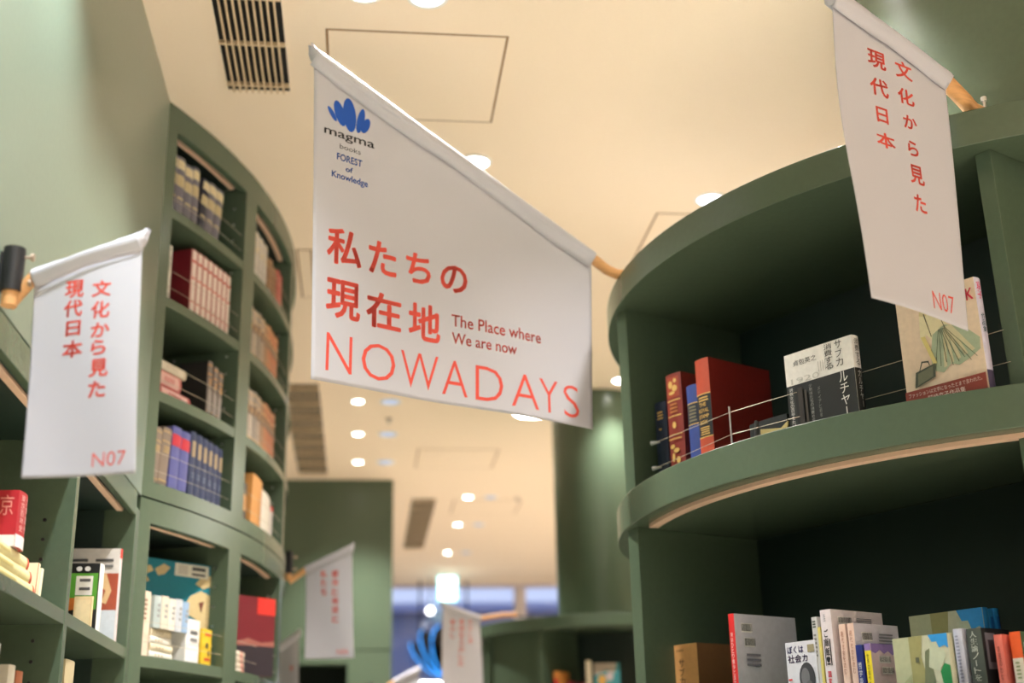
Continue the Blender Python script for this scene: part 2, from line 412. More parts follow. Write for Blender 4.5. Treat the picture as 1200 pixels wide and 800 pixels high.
# curved bookcase: upper and lower tier
def curved_case(name, label, zt, zb, shelves, bays, rails, a0, a1, strips):
    root = empty(name, (DC[0], DC[1], 0)); tag(root, label, 'bookcase')
    dep = .34
    def sec(nm, r0, r1, b0, b1, z0, z1, m=PAINT, n=10, par=root):
        q = MB(); q.sector((0,0), r0, r1, b0, b1, EYE+z0, EYE+z1, n); return q.build(nm, m, par, smooth=True)
    sec('back_panel', DR-dep-.02, DR-dep, a0, a1, zb, zt, PAINT_SHADE, 48)
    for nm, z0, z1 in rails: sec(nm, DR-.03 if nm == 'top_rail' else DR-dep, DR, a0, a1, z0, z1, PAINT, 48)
    sec('soffit', DR-dep, DR-.03, a0, a1, rails[0][1]+.014, rails[0][1]+.03, PAINT_SHADE, 48)
    edges = [a0]+[e for b in bays for e in b]+[a1]
    z1 = rails[0][1]; z0 = rails[1][2] if len(rails) > 1 else zb
    for i in range(0, len(edges), 2):
        s = sec('stile', DR-dep, DR-.0005, edges[i], edges[i+1], z0, z1+.014, PAINT, 6)
        # peg holes on the side that faces the bay to its left
        m = MB(); a = math.radians(edges[i]); t = (math.sin(a), -math.cos(a), 0)
        for zz in (z1-.07*k for k in range(1, int((z1-z0)/.07))):
            if any(abs(zz-q) < .03 for q in shelves): continue
            for rr in (DR-.05, DR-.27): holes(m, [((rr*math.cos(a)+t[0]*.0005, rr*math.sin(a)+t[1]*.0005, EYE+zz), t)], .004)
        m.build('peg_hole', STEEL, s)
    for z in shelves:
        for b0, b1 in bays: sec('shelf', DR-dep, DR-.002, b0, b1, z-.036, z, PAINT, 12)
    for (b0, b1) in strips: sec('light_strip', DR-.06, DR-.042, b0, b1, rails[0][1]+.001, rails[0][1]+.013, STRIP, 12)
    for z in list(shelves)+([rails[1][2]] if len(rails) > 1 else []):
        for b0, b1 in bays[:2]:
            for dz in (.045, .11):
                pts = [((DR-.012)*math.cos(math.radians(b0+(b1-b0)*i/8)), (DR-.012)*math.sin(math.radians(b0+(b1-b0)*i/8)), EYE+z+dz) for i in range(9)]
                wire_part('retaining_wire', pts, root, .0009)
    return root
BAYS = [(-28.55,-18.25), (-16.0,-3.2), (-1.9, 9.0), (11.2, 22)]
STR = [(-28.2,-18.9), (-15.6,-4.0), (-1.5, 8.5)]
curved_case('curved_upper_bookcase', 'tall curved green bookcase tier reaching the ceiling at left', 2.4, .932, (1.995, 1.654, 1.307), BAYS,
            [('top_rail', 2.298, 2.399), ('bottom_rail', .932, .987)], -29.7, 24, STR)
curved_case('curved_lower_bookcase', 'curved green bookcase tier under the ceiling-high curved one at left', .926, -1.5, (.421, .04, -.34, -.72), BAYS,
            [('top_rail', .848, .926)], -29.7, 24, STR)

# right round bookcase
AX = math.radians(29); AV = (math.cos(AX), math.sin(AX)); BV = (math.sin(AX), -math.cos(AX))
rb = empty('round_bookcase', (RC[0], RC[1], 0)); tag(rb, 'large dark green round bookcase with overhanging circular boards at right', 'bookcase')
def rbb(nm, z0, z1, m=PAINT, r=RR, lab=None):
    q = MB(); q.disc((0,0), r, EYE+z0, EYE+z1, 160); o = q.build(nm, m, rb, smooth=True, bevel=.002)
    return o
rbb('top_board', 1.504, 1.60)
rbb('bounce_disc', 1.6002, 1.604, WHITEP, 1.44)  # unseen white disc added to bounce light onto the ceiling
rbb('middle_board', .765, .87)
rbb('lower_board', .09, .19)
rbb('bottom_board', -.60, -.50)
rbb('plinth', -1.5, -1.4, r=1.35)
for z0, z1 in ((.8701,1.5039), (.1901,.7649), (-.4999,.0899), (-1.3999,-.6001)):
    z0 += EYE; z1 += EYE
    def pr(nm, p, q, t, m=PAINT_SHADE):
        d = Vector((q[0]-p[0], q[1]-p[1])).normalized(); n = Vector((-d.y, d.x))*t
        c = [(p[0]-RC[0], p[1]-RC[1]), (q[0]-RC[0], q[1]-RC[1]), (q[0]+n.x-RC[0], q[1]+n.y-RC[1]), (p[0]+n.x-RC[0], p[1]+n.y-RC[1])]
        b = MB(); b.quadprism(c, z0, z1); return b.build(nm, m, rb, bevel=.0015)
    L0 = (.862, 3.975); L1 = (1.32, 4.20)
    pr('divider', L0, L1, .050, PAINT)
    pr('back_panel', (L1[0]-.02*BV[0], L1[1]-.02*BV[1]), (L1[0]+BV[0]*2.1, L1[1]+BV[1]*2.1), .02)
    R0 = (1.566, 2.770); R1 = (R0[0]+AV[0]*.30, R0[1]+AV[1]*.30)
    # right divider runs back to the back panel
    tt = ((L1[0]-R0[0])*(-BV[1]) + (L1[1]-R0[1])*BV[0]) / (AV[0]*(-BV[1]) + AV[1]*BV[0])
    R1 = (R0[0]+AV[0]*tt, R0[1]+AV[1]*tt)
    pr('divider', (R0[0]-.0, R0[1]), R1, .045, PAINT)
    pr('divider', (L1[0]+.01, L1[1]+.03), (L1[0]+AV[0]*1.2, L1[1]+AV[1]*1.2+.03), .03)
q = MB(); q.sector((0,0), RR-.085, RR-.055, 183, 300, EYE+.753, EYE+.7645, 60); q.build('light_strip', STRIP, rb, smooth=True)
# steel wires that keep the books in, with their little posts
def P(x,y,z): return (x-RC[0], y-RC[1], z+EYE)
def rimp(a, r, z): a = math.radians(a); return (r*math.cos(a), r*math.sin(a), z+EYE)
wire_part('retaining_wire', [P(.915,3.90,1.022), P(1.006,3.353,.968), P(1.552,2.800,1.028)], rb)
wire_part('retaining_wire', [P(.915,3.90,.940), P(1.006,3.353,.905), P(1.55,2.800,.944)], rb)
m = MB(); m.tube([P(1.006,3.353,.87), P(1.006,3.353,.985)], .0028, 8); m.build('wire_post', STEEL, rb)
m = MB()
for z in (1.022, .940): m.tube([P(.907,3.905,z), P(.93,3.885,z)], [.007,.003], 10)
m.build('wire_screw', STEEL, rb, smooth=True)

# small round bookcase in the background
BC = (1.50, 8.08); BR = .82
bb = empty('small_round_bookcase', (BC[0], BC[1], 0)); tag(bb, 'low round green bookcase in the background around the column', 'bookcase')
def bbd(nm, z0, z1, r=BR, m=PAINT):
    q = MB(); q.disc((0,0), r, EYE+z0, EYE+z1, 96); return q.build(nm, m, bb, smooth=True, bevel=.002)
bbd('top_board', .845, .912)
bbd('middle_board', .35, .40); bbd('lower_board', -.2, -.15); bbd('plinth', -1.5, -.9, .75)
for z0, z1 in ((.40, .845), (-.15, .35), (-.9, -.2)):
    q = MB(); q.sector((0,0), .30, .36, 0, 360, EYE+z0, EYE+z1, 48); q.build('core', PAINT_SHADE, bb)
    for a in (195, 231, 318, 20, 70, 120, 165):
        ca, sa = math.cos(math.radians(a)), math.sin(math.radians(a)); t = .016
        q = MB(); q.quadprism([(.36*ca-t*sa, .36*sa+t*ca), (.36*ca+t*sa, .36*sa-t*ca), (.78*ca+t*sa, .78*sa-t*ca), (.78*ca-t*sa, .78*sa+t*ca)], EYE+z0, EYE+z1); q.build('divider', PAINT, bb)
    q = MB(); q.sector((0,0), .735, .75, 195, 231, EYE+z0, EYE+z1, 10); q.build('front_panel', PAINT, bb, smooth=True)

# ---------------------------------------------------------------- books
CM = {}
def cover_mesh(t, h, d, m):
    k = (round(t,3), round(h,3), round(d,3), m.name)
    if k in CM: return CM[k]
    e = .0028 if t > .014 else .0015
    bul = min(.005, t*.12)
    outer = [(0,d)] + [(t*i/8, -bul*(1-((i/8-.5)*2)**2)) for i in range(9)] + [(t,d)]
    inner = [(t-e,d)] + [(t-e, e), (e, e), (e, d)]
    poly_o, n = outer, len(outer)
    # strip between outer and inner, done as separate convex pieces
    mb = MB()
    mb.quadprism([(0,0),(e,0),(e,d),(0,d)], 0, h); mb.quadprism([(t-e,0),(t,0),(t,d),(t-e,d)], 0, h)
    sp = outer[1:-1]; mb.quadprism(sp+[(t-e,e),(e,e)], 0, h)
    mb.mats = [m]
    me = bpy.data.meshes.new('cover'); me.from_pydata(mb.v, [], mb.f); me.materials.append(m)
    bm = bmesh.new(); bm.from_mesh(me); bmesh.ops.recalc_face_normals(bm, faces=bm.faces[:]); bm.to_mesh(me); bm.free()
    CM[k] = me; return me
PM = {}
def page_mesh(t, h, d):
    k = (round(t,3), round(h,3), round(d,3))
    if k not in PM:
        e = .0028 if t > .014 else .0015; q = MB(); q.box(e, e, .003, t-e, d-.004, h-.003)
        me = bpy.data.meshes.new('page_block'); me.from_pydata(q.v, [], q.f); me.materials.append(PAGES); PM[k] = me
    return PM[k]
def link(name, me, parent):
    o = bpy.data.objects.new(name, me); COL.objects.link(o); o.parent = parent; return o
def prints(root, t, h, d, face, items, name=None):
    """flat printing on a face; u, v run 0..1 across and up the face as the reader sees it"""
    q = MB(); q.keep = True; bul = min(.005, t*.12)
    wid = t if face == 'spine' else d
    def mp(u, v, k):
        off = .0007+.00025*k
        if face == 'spine': return (u*t, -bul*(1-((u-.5)*2)**2)-off, v*h)
        if face == 'left': return (-off, (1-u)*d, v*h)
        return (t+off, u*d, v*h)
    for k, it in enumerate(items):
        ty = it[0]
        if ty == 'r':
            _, u0, v0, u1, v1, c = it; n = 8 if face == 'spine' else 1
            vs = [mp(u0+(u1-u0)*i/n, v, k) for v in (v0, v1) for i in range(n+1)]
            q.add(vs, [(i, i+1, n+1+i+1, n+1+i) for i in range(n)], cmat(c))
        elif ty == 'p':
            q.add([mp(u,v,k) for u,v in it[1]], [tuple(range(len(it[1])))], cmat(it[2]))
        elif ty == 'e':
            _, u, v, ru, rv, c = it; n = 20
            q.add([mp(u+ru*math.cos(2*math.pi*i/n), v+rv*math.sin(2*math.pi*i/n), k) for i in range(n)], [tuple(range(n))], cmat(c))
        elif ty == 't':
            _, s, u0, v0, u1, v1, c = it[:7]; off = it[7] if len(it) > 7 else 0
            vs, fs = text_in(s, u0, v0, u1, v1, off)
            if vs: q.add([mp(a,b,k) for a,b in vs], fs, cmat(c))
        elif ty == 'v':      # vertical text: each character in its own cell
            _, s, u0, v0, u1, v1, c = it[:7]; n = len(s); ch = (v1-v0)/n; off = it[7] if len(it) > 7 else 0
            for i, g in enumerate(s):
                if g == ' ': continue
                b = v1-(i+1)*ch
                vs, fs = text_in(g, u0+(.32*(u1-u0) if g == 'ー' else 0), b+ch*.06, u1-(.32*(u1-u0) if g == 'ー' else 0), b+ch*.94, off) if g != 'ー' else ([(u0+(u1-u0)*x, b+ch*y) for x,y in ((.44,.1),(.56,.1),(.56,.9),(.44,.9))], [(0,1,2,3)])
                if vs: q.add([mp(a,bb_,k) for a,bb_ in vs], fs, cmat(c))
    if q.v:
        o = q.build(name or ('spine_print' if face == 'spine' else 'cover_print'), None, root); return o
def book(loc, yaw, t, h, d, col, label, group=None, spine=None, left=None, right=None, lean=0.0, flat=False, name='book', pitch=0.0):
    r = empty(name, loc); tag(r, label, 'book', group)
    if flat:   # lying on its side, spine still facing outwards
        r.rotation_euler = (Matrix.Rotation(math.radians(yaw), 4, 'Z') @ Matrix.Rotation(math.radians(90), 4, 'Y')).to_euler()
        r.location.z += t*0
    else:
        r.rotation_euler = (Matrix.Rotation(math.radians(yaw), 4, 'Z') @ Matrix.Rotation(math.radians(lean), 4, 'Y')).to_euler()
    link('cover', cover_mesh(t, h, d, cmat(col)), r); link('page_block', page_mesh(t, h, d), r)
    if spine: prints(r, t, h, d, 'spine', spine)
    if left: prints(r, t, h, d, 'left', left)
    if right: prints(r, t, h, d, 'right', right)
    return r
ORD = ['first','second','third','fourth','fifth','sixth','seventh','eighth','ninth','tenth','eleventh','twelfth']
GOLD = (206,168,92)
def dashes(u0, u1, v0, v1, n, c):
    out = []; hh = (v1-v0)/n
    for i in range(n): 
        s = random.uniform(0, .12)*(u1-u0); out.append(('r', u0+s, v0+hh*i+hh*.2, u1-s*random.random(), v0+hh*i+hh*.7, c))
    return out
def bars(u0, v0, u1, v1, c=(60,60,66)):
    """a printed barcode block"""
    out = [('r', u0, v0, u1, v1, (236,234,230))]; x = u0+.04*(u1-u0)
    while x < u1-.05*(u1-u0):
        w = random.choice((.02,.035,.05))*(u1-u0); out.append(('r', x, v0+.12*(v1-v0), min(x+w, u1), v1-.08*(v1-v0), c)); x += w+random.choice((.025,.04))*(u1-u0)
    return out[:16]
# ---- right round bookcase, upper shelf
YB = -61; ZS = EYE+.8705
book((.940,3.968,ZS), YB, .055, .30, .20, (26,40,66), 'narrow dark navy book leftmost on the right round bookcase', spine=dashes(.25,.75,.80,.90,3,GOLD)+dashes(.4,.6,.68,.71,1,GOLD))
book((.949,3.831,ZS), YB, .069, .352, .22, (124,40,28), 'brick red gilt ornamented book second from left on right bookcase',
     spine=[('r',.12,.78,.88,.97,(150,62,34)),('e',.35,.90,.14,.035,GOLD),('e',.62,.86,.16,.03,GOLD),('e',.42,.82,.2,.015,GOLD),('e',.66,.93,.1,.02,GOLD),('r',.08,.745,.92,.755,GOLD),('r',.08,.60,.92,.61,GOLD),('r',.08,.43,.92,.44,GOLD)]+dashes(.25,.75,.63,.73,3,(176,110,58))+[('e',.5,.52,.12,.03,GOLD)]+
           [('e',.3,.33,.16,.02,GOLD),('e',.55,.29,.18,.02,GOLD),('e',.35,.23,.1,.04,GOLD),('e',.65,.2,.12,.03,GOLD),('e',.4,.13,.18,.015,GOLD),('e',.7,.09,.14,.03,GOLD),('e',.3,.06,.1,.03,GOLD),('r',.1,.39,.9,.40,GOLD)])
book((.975,3.683,ZS), YB, .048, .272, .20, (44,66,132), 'cobalt blue book with black spine label between two red books',
     spine=[('r',0,.55,1,.78,(24,34,52)),('r',0,.78,1,.79,GOLD),('r',0,.54,1,.55,GOLD)]+dashes(.15,.85,.57,.76,5,(120,116,92)))
book((.991,3.622,ZS), YB, .057, .334, .26, (118,30,22), 'tall red book with black gilt title band on right bookcase',
     spine=[('r',0,0,1,1,(176,70,42)),('r',0,.28,1,.665,(20,24,26)),('r',0,.665,1,.675,GOLD),('r',0,.27,1,.28,GOLD)]+dashes(.15,.85,.60,.65,2,GOLD)+
           [('t','THE',.2,.555,.7,.59,GOLD,.02),('t','ROYAL',.15,.50,.85,.535,GOLD,.02),('t','STAMP',.15,.445,.85,.48,GOLD,.02),('t','BOX',.2,.39,.75,.425,GOLD,.02)]+dashes(.2,.85,.29,.37,4,GOLD))
# low dark open booklets between the red book and the white one
bk = book((1.075,3.40,ZS), YB, .14, .075, .10, (22,30,30), 'small black box-like book lying low behind the wire post', right=[('r',.1,.2,.8,.8,(30,38,36))])
tb = empty('open_booklet', (1.085, 3.262, ZS)); tag(tb, 'tiny open tan booklet left of the black and white book', 'booklet')
m = MB(); m.add([(-.01,.04,.0),(.035,-.025,.0),(.03,-.02,.024),(-.01,.035,.034),(.038,-.055,.034),(.035,-.045,.0)],[(0,1,2,3),(1,5,4,2)]); o = m.build('page', cmat((196,178,120)), tb); s_=o.modifiers.new('thick','SOLIDIFY'); s_.thickness=.004
m = MB(); m.tube([(-.022,.047,0),(-.02,.040,.06)], .006, 8); m.build('binding_rod', cmat((54,52,50)), tb)
# black and white book facing out; its spine is at the reader's right
def facing(P0, yaw, w, h, t, **k):
    u = (math.cos(math.radians(yaw)), math.sin(math.radians(yaw)))
    return book((P0[0]+u[0]*w, P0[1]+u[1]*w, P0[2]), yaw+90, t, h, w, **k)
facing((1.135,3.232,ZS), -57, .222, .224, .030, col=(232,230,226), label='black and white hardback facing out in the middle of the upper shelf',
  left=[('r',0,0,1,.60,(22,26,26)),('r',.03,0,.12,.585,(40,46,46))]+
       [('t','貞包英之',.13,.83,.48,.90,(44,44,44)),('t','1920',.08,.61,.50,.68,(196,194,190)),
        ('v','消費する',.60,.66,.715,.985,(38,38,38),.0),('v','サブカ',.76,.66,.86,.99,(38,38,38),.0),('v','ルチャー',.78,.04,.90,.60,(236,234,230),.0)]+
       [('r',.50+.035*i,.67,.508+.035*i,.80,(170,168,164)) for i in range(4)]+
       [('v','少数派たちの消費社会史',.34,.04,.385,.56,(150,150,146)),('v','メディアと若者',.46,.12,.50,.50,(120,120,116)),('v','消費文化の百年をたどる',.045,.02,.10,.57,(220,218,214)),
        ('r',.17,.05,.24,.55,(50,44,40)),('r',.27,.08,.30,.5,(64,58,52))],
  spine=[('r',0,0,1,.60,(22,26,26)),('v','消費する',.2,.63,.75,.97,(60,60,60)),('v','カルチャー',.25,.12,.7,.58,(200,200,198))])
# fashion drawing book
def dress():
    it = [('p',[(.36,.86),(.50,.84),(.60,.72),(.62,.60),(.52,.54),(.40,.56),(.34,.62),(.30,.50),(.26,.60),(.28,.80)],(226,216,176)),
          ('p',[(.30,.90),(.40,.91),(.44,.84),(.36,.78),(.28,.80)],(214,198,150)),
          ('p',[(.42,.60),(.58,.66),(.80,.60),(.98,.46),(.97,.36),(.82,.30),(.70,.27),(.60,.30),(.50,.24),(.38,.28),(.36,.40)],(166,180,152))]
    for i in range(5): x = .50+.09*i; it.append(('p',[(.56+.01*i,.64),(.585+.02*i,.64),(x+.05,.29+.02*i),(x+.01,.28+.02*i)],(206,198,160)))
    for i in range(8): 
        x = .40+.075*i; it.append(('p',[(.50+.012*i,.63),(.507+.012*i,.63),(x+.008,.28+.02*(i%3)),(x,.28+.02*(i%3))],(86,96,76)))
    it += [('p',[(.28,.60),(.33,.60),(.44,.34),(.40,.32)],(216,200,128)),('p',[(.13,.16),(.40,.22),(.42,.34),(.16,.30)],(70,76,62)),('p',[(.17,.18),(.37,.23),(.385,.32),(.19,.285)],(110,112,90)),
           ('p',[(.20,.29),(.21,.29),(.26,.37),(.33,.36),(.34,.33),(.35,.33),(.34,.375),(.25,.385)],(60,64,52)),
           ('p',[(.345,.80),(.36,.80),(.42,.58),(.41,.58)],(110,104,80)),('p',[(.52,.80),(.53,.80),(.60,.62),(.59,.62)],(110,104,80))]
    return it
facing((1.355,2.972,ZS), -56, .222, .288, .030, col=(226,204,180), label='pale book with a drawn green-skirted woman behind the right flag',
  left=dress()+[('r',0,0,1,.145,(136,52,40)),('t','ファッションは文学になったとまで言われた。',.04,.085,.95,.125,(226,200,190)),('t','岡崎京子作品集',.28,.02,.74,.07,(236,214,204)),
       ('t','K',.90,.80,.985,.905,(232,66,96),.02),('r',.52,.72,.55,.735,(226,80,60)),('r',.58,.725,.60,.735,(226,80,60))],
  spine=[('r',0,0,1,1,(200,196,214)),('r',0,.0,1,.17,(70,60,90)),('v','京子',.15,.80,.8,.97,(226,60,110),.02),('v','作品集',.2,.5,.75,.68,(40,80,90))])
# ---- right round bookcase, lower shelf
ZL = EYE+.1905
book((.955,4.062,ZL), YB, .135, .212, .16, (214,158,98), 'light brown boxed book leftmost on lower shelf of right bookcase', spine=[('t','新装版',.35,.90,.60,.93,(90,62,40)),('v','サブカル',.42,.28,.60,.80,(70,48,34))], right=[('r',0,0,1,1,(140,98,62))])
book((1.014,3.548,ZL), YB, .022, .248, .245, (212,210,220), 'white oversize book with red spine and barcodes on back', spine=[('r',0,0,1,1,(206,40,42)),('v','東京ひとり散歩とまち歩き',.3,.1,.7,.8,(240,220,214))],
     right=bars(.10,.80,.27,.90)+bars(.12,.64,.28,.74)+dashes(.12,.35,.42,.58,3,(130,128,140)))
facing((1.100,3.335,ZL), -58, .098, .146, .012, col=(208,208,216), label='small white paperback with a grey portrait on its cover',
     left=[('t','ぼくは',.06,.80,.60,.93,(54,38,110),.015),('t','社会カ',.06,.64,.72,.78,(70,40,90),.015),('r',.74,.80,.96,.93,(150,140,110)),('e',.66,.36,.26,.27,(62,62,66)),('e',.60,.38,.14,.16,(112,112,116)),('e',.72,.24,.10,.08,(96,96,98)),('r',.04,.34,.16,.37,(206,40,40))])
book((1.152,3.262,ZL), YB, .018, .203, .15, (196,196,196), 'thin grey book beside the white portrait paperback', spine=dashes(.2,.8,.86,.96,3,(70,80,70))+dashes(.3,.8,.5,.8,6,(130,130,130)))
book((1.160,3.246,ZL), YB, .009, .176, .15, (206,192,110), 'very thin pale yellow book on lower shelf of right bookcase')
book((1.167,3.236,ZL), YB, .035, .217, .20, (220,210,214), 'tall white book with boxed black title on its spine', spine=[('r',.2,.36,.28,.66,(30,30,34)),('r',.72,.36,.8,.66,(30,30,34)),('v','ご飯飯!',.32,.36,.70,.78,(30,30,34),.02),('v','国家',.35,.14,.65,.30,(206,40,60),.02)]+dashes(.4,.6,.86,.95,4,(150,150,156)),
     right=bars(.12,.84,.38,.92)+dashes(.45,.75,.85,.92,3,(130,130,140)))
book((1.197,3.193,ZL), YB, .020, .176, .15, (222,190,174), 'peach spined paperback, left one of the pair', spine=[('v','現代社会を読む',.3,.3,.7,.9,(150,90,70))])
book((1.212,3.172,ZL), YB, .020, .176, .17, (206,202,214), 'peach spined paperback, right one of the pair', spine=[('r',0,0,1,1,(222,190,174)),('v','現代社会を読む',.3,.3,.7,.9,(150,90,70))], right=bars(.15,.76,.38,.88)+dashes(.48,.85,.66,.88,5,(120,120,130)))
book((1.218,3.148,ZL), YB, .021, .120, .12, (30,44,116), 'short navy blue paperback beside the lilac one', spine=[('v','哲学談',.25,.2,.75,.66,(220,220,230))])
book((1.232,3.125,ZL), YB, .019, .121, .105, (206,186,190), 'short paperback with yellow spine and lilac wavy cover', spine=[('r',0,0,1,.86,(232,212,50)),('r',0,.86,1,1,(140,116,176)),('v','世界の名作集',.3,.15,.7,.8,(90,90,40))],
     right=[('p',[(0,1),(0,.84),(.15,.80),(.3,.88),(.45,.80),(.6,.86),(.75,.78),(1,.88),(1,1)],(140,116,176))]+bars(.25,.62,.65,.76)+bars(.28,.40,.66,.54)+[('p',[(.8,0),(1,0),(1,.3),(.9,.2)],(140,116,176))])
ART = lambda s: [('r',0,0,.35,1,(168,172,140)),('p',[(.3,0),(.3,1),(.55,1),(.5,.6),(.6,0)],(146,144,96)),('p',[(.5,0),(.58,.7),(.66,.75),(.72,0)],(104,112,86)),('p',[(.62,.4),(.7,.95),(.85,.9),(.95,.6),(.8,.3)],(176,184,160)),
     ('p',[(.66,1),(.72,.86),(.80,.86),(.84,.74),(.94,.78),(1,.72),(1,1)],(46,140,206)),('p',[(.84,.1),(.82,.3),(.9,.45),(1,.4),(1,.05),(.9,.0)],(30,120,66)),('p',[(.1,.1),(.3,.3),(.28,.0)],(150,156,120)),('r',.40,.5,.46,.6,(84,88,70))]
facing((1.405,3.238,ZL), -58, .212, .200, .022, col=(182,184,160), label='large picture book with misty green landscape and blue sky behind another', left=ART(0), spine=[('r',0,.6,1,1,(46,140,206)),('r',0,.45,1,.6,(200,206,200))])
facing((1.262,3.020,ZL), -58, .150, .121, .020, col=(182,184,160), label='smaller picture book with misty green landscape in front of its twin', left=ART(1))
for i in range(2):
    o_ = book((1.519+.0195*(i+1),3.060+.0125*(i+1)-.006*i,ZL), 32, .020, .198+.002*i, .18, (46,140,206), ('left','right')[i]+' of two blue topped spines behind the black book', spine=[('r',0,0,1,.55,(190,200,200)),('r',.2,.7,.8,.9,(30,100,180))])
book((1.393,2.970,ZL), YB, .024, .137, .10, (206,208,224), 'slim white paperback left of the black one on lower shelf', spine=dashes(.3,.7,.1,.9,14,(160,164,184)))
book((1.414,2.944,ZL), YB, .040, .134, .11, (34,36,38), 'black paperback with white spine title on lower shelf', spine=[('r',0,0,1,1,(74,82,76)),('v','人生論ノートを',.28,.1,.72,.96,(196,200,190))], right=[('r',.1,.30,.45,.92,(120,118,128)),('r',.18,.42,.38,.8,(60,58,66))])
book((1.455,2.895,ZL), YB, .021, .115, .14, (214,112,98), 'salmon pink paperback right of the black one', spine=[('v','数理のわな',.35,.1,.68,.78,(110,50,50))])
book((1.482,2.872,ZL), YB, .028, .118, .15, (226,92,40), 'orange paperback nearest the right edge of the photo', spine=[('r',0,0,1,.50,(214,206,190))]+dashes(.3,.7,.1,.45,5,(140,150,110)), right=[('r',0,0,1,1,(90,110,80)),('r',.05,.5,.3,.8,(200,200,190)),('r',.4,.2,.9,.6,(70,90,60))])

# ---- left curved bookcase
RB = DR-.038
def on_arc(a, z, r=RB): a = math.radians(a); return (DC[0]+r*math.cos(a), DC[1]+r*math.sin(a), EYE+z+.0005)
def row(z, a0, a1, specs, where, group, d=.16):
    tot = sum(s['w'] for s in specs); a = a0; k = 0
    for s in specs:
        da = (a1-a0)*s['w']/tot; t = math.radians(da)*RB*.93
        if s.get('skip'): a += da; continue
        book(on_arc(a+da*.02, z), a+da/2+90, t, s['h'], s.get('d', d), s['c'], s['label'] if 'label' in s else '%s %s on %s' % (ORD[k], s['k'], where),
             group, spine=s.get('sp'), left=s.get('lf'), lean=s.get('lean', 0)); k += 1
        a += da
def gilt(c2=(200,180,130), base=None):
    it = []
    if base: it.append(('r',0,.55,1,.72,base))
    it += [('r',.0,.92,1,.94,c2),('r',.0,.76,1,.78,c2)]+dashes(.15,.85,.58,.70,3,c2)+[('r',0,.12,1,.14,c2)]
    return it
rj = random.Random(3)
row(1.995, -28.3, -21.3, [dict(w=rj.uniform(.9,1.15), h=.245+rj.uniform(-.01,.008), c=(112,110,124) if i != 4 else (40,42,60), k='grey volume with cream title patches', lean=(-0 if i<4 else 7),
    sp=[('r',0,.80,1,.95,(220,206,170)),('r',0,.52,1,.70,(196,180,140)),('r',.1,.30,.9,.34,(190,176,140))]) for i in range(7)], 'the topmost shelf of the curved bookcase', 'grey volumes on the top shelf of the curved bookcase')
row(1.654, -28.3, -27.2, [dict(w=1, h=.22, c=(210,206,196), label='pale leaning book at the left end above the red set', sp=gilt((150,150,140)))], '', None)
row(1.654, -24.9, -18.75, [dict(w=1, h=.262, c=(196,132,122), k='pale red volume from left', lf=([('r',0,0,1,1,(112,24,34))] if i == 0 else None),
    sp=[('r',.12,.02,.88,.98,(232,214,206)),('r',.12,.8,.88,.84,(198,84,74)),('r',.12,.55,.88,.58,(214,120,106)),('r',.12,.2,.88,.22,(214,130,116))]) for i in range(8)], 'the second shelf', 'pale red volumes on the second shelf')
for i, (a, t, L, c, lb) in enumerate(((-27.9, .040, .21, (168,62,62), 'bottom red book of the flat pile on the third shelf'), (-28.2, .055, .16, (190,98,92), 'middle pale red book of the flat pile on the third shelf'), (-28.2, .035, .19, (198,184,160), 'top cream book of the flat pile on the third shelf'))):
    zz = (1.307, 1.349, 1.406)[i]
    p = on_arc(a, zz); b = book((p[0], p[1], p[2]+t), a+4+90, t, L, .16, c, lb, 'flat pile on the third shelf', flat=True, spine=[('r',.1,.1,.9,.9,(216,170,160) if i<2 else (214,204,184))]+dashes(.3,.7,.3,.7,5,c))
row(1.307, -21.7, -19.4, [dict(w=1, h=.22-.008*i, c=(120,108,100), k='grey brown upright book beside the flat pile', lean=2*i, lf=[('r',0,0,1,1,(40,38,36))], d=.12, sp=gilt((206,150,84))+[('r',.1,.1,.9,.5,(150,140,132))]) for i in range(3)], 'third shelf', 'upright books beside the flat pile')  # left covers coloured dark to stand in for the shaded gap beside them
row(.987, -28.3, -26.2, [dict(w=1, h=.21+.01*i, c=(128,112,98), k='worn brown leaning book left of the violet pair', lean=5, sp=gilt((190,160,110))) for i in range(2)], 'fourth shelf', 'brown leaning books on the fourth shelf')
row(.987, -26.0, -23.7, [dict(w=1, h=.236-.004*i, c=(88,90,146), k='violet book with red spine label', lean=3, sp=[('r',0,.70,1,.88,(190,44,58))]) for i in range(2)], 'the fourth shelf', 'violet books on the fourth shelf')
row(.987, -23.5, -18.55, [dict(w=1, h=.245-.003*i, c=(56,64,92), k='slate blue volume from left', sp=[('r',0,.80,1,.95,(48,58,90)),('r',.2,.62,.85,.86,(160,140,110))]+dashes(.2,.8,.3,.4,2,(110,120,140))) for i in range(6)], 'the fourth shelf', 'slate blue volumes on the fourth shelf')
row(1.995, -15.7, -10.6, [dict(w=1, h=.225-.002*i, c=(196,190,184), k='pale grey book', sp=gilt((224,206,160))) for i in range(4)], 'top shelf of the second curved bay', 'pale books in the second bay top shelf')
row(1.995, -10.2, -7.0, [dict(w=1, h=.19-.012*i, c=(150,112,74), k='brown patterned book', sp=[('r',.1,.1+.14*j,.9,.16+.14*j,(120,80,60)) for j in range(6)]) for i in range(2)], 'top shelf of the second curved bay', 'brown books in the second bay top shelf')
row(1.995, -6.8, -4.2, [dict(w=1, h=.205, c=(176,78,72), k='dull red book', sp=dashes(.2,.8,.3,.9,4,(196,120,106))) for i in range(2)], 'top shelf of the second curved bay', 'red books in the second bay top shelf')
cols = [(176,164,152),(158,146,134),(186,172,158),(150,140,130),(174,156,140),(166,130,98),(190,128,88)]
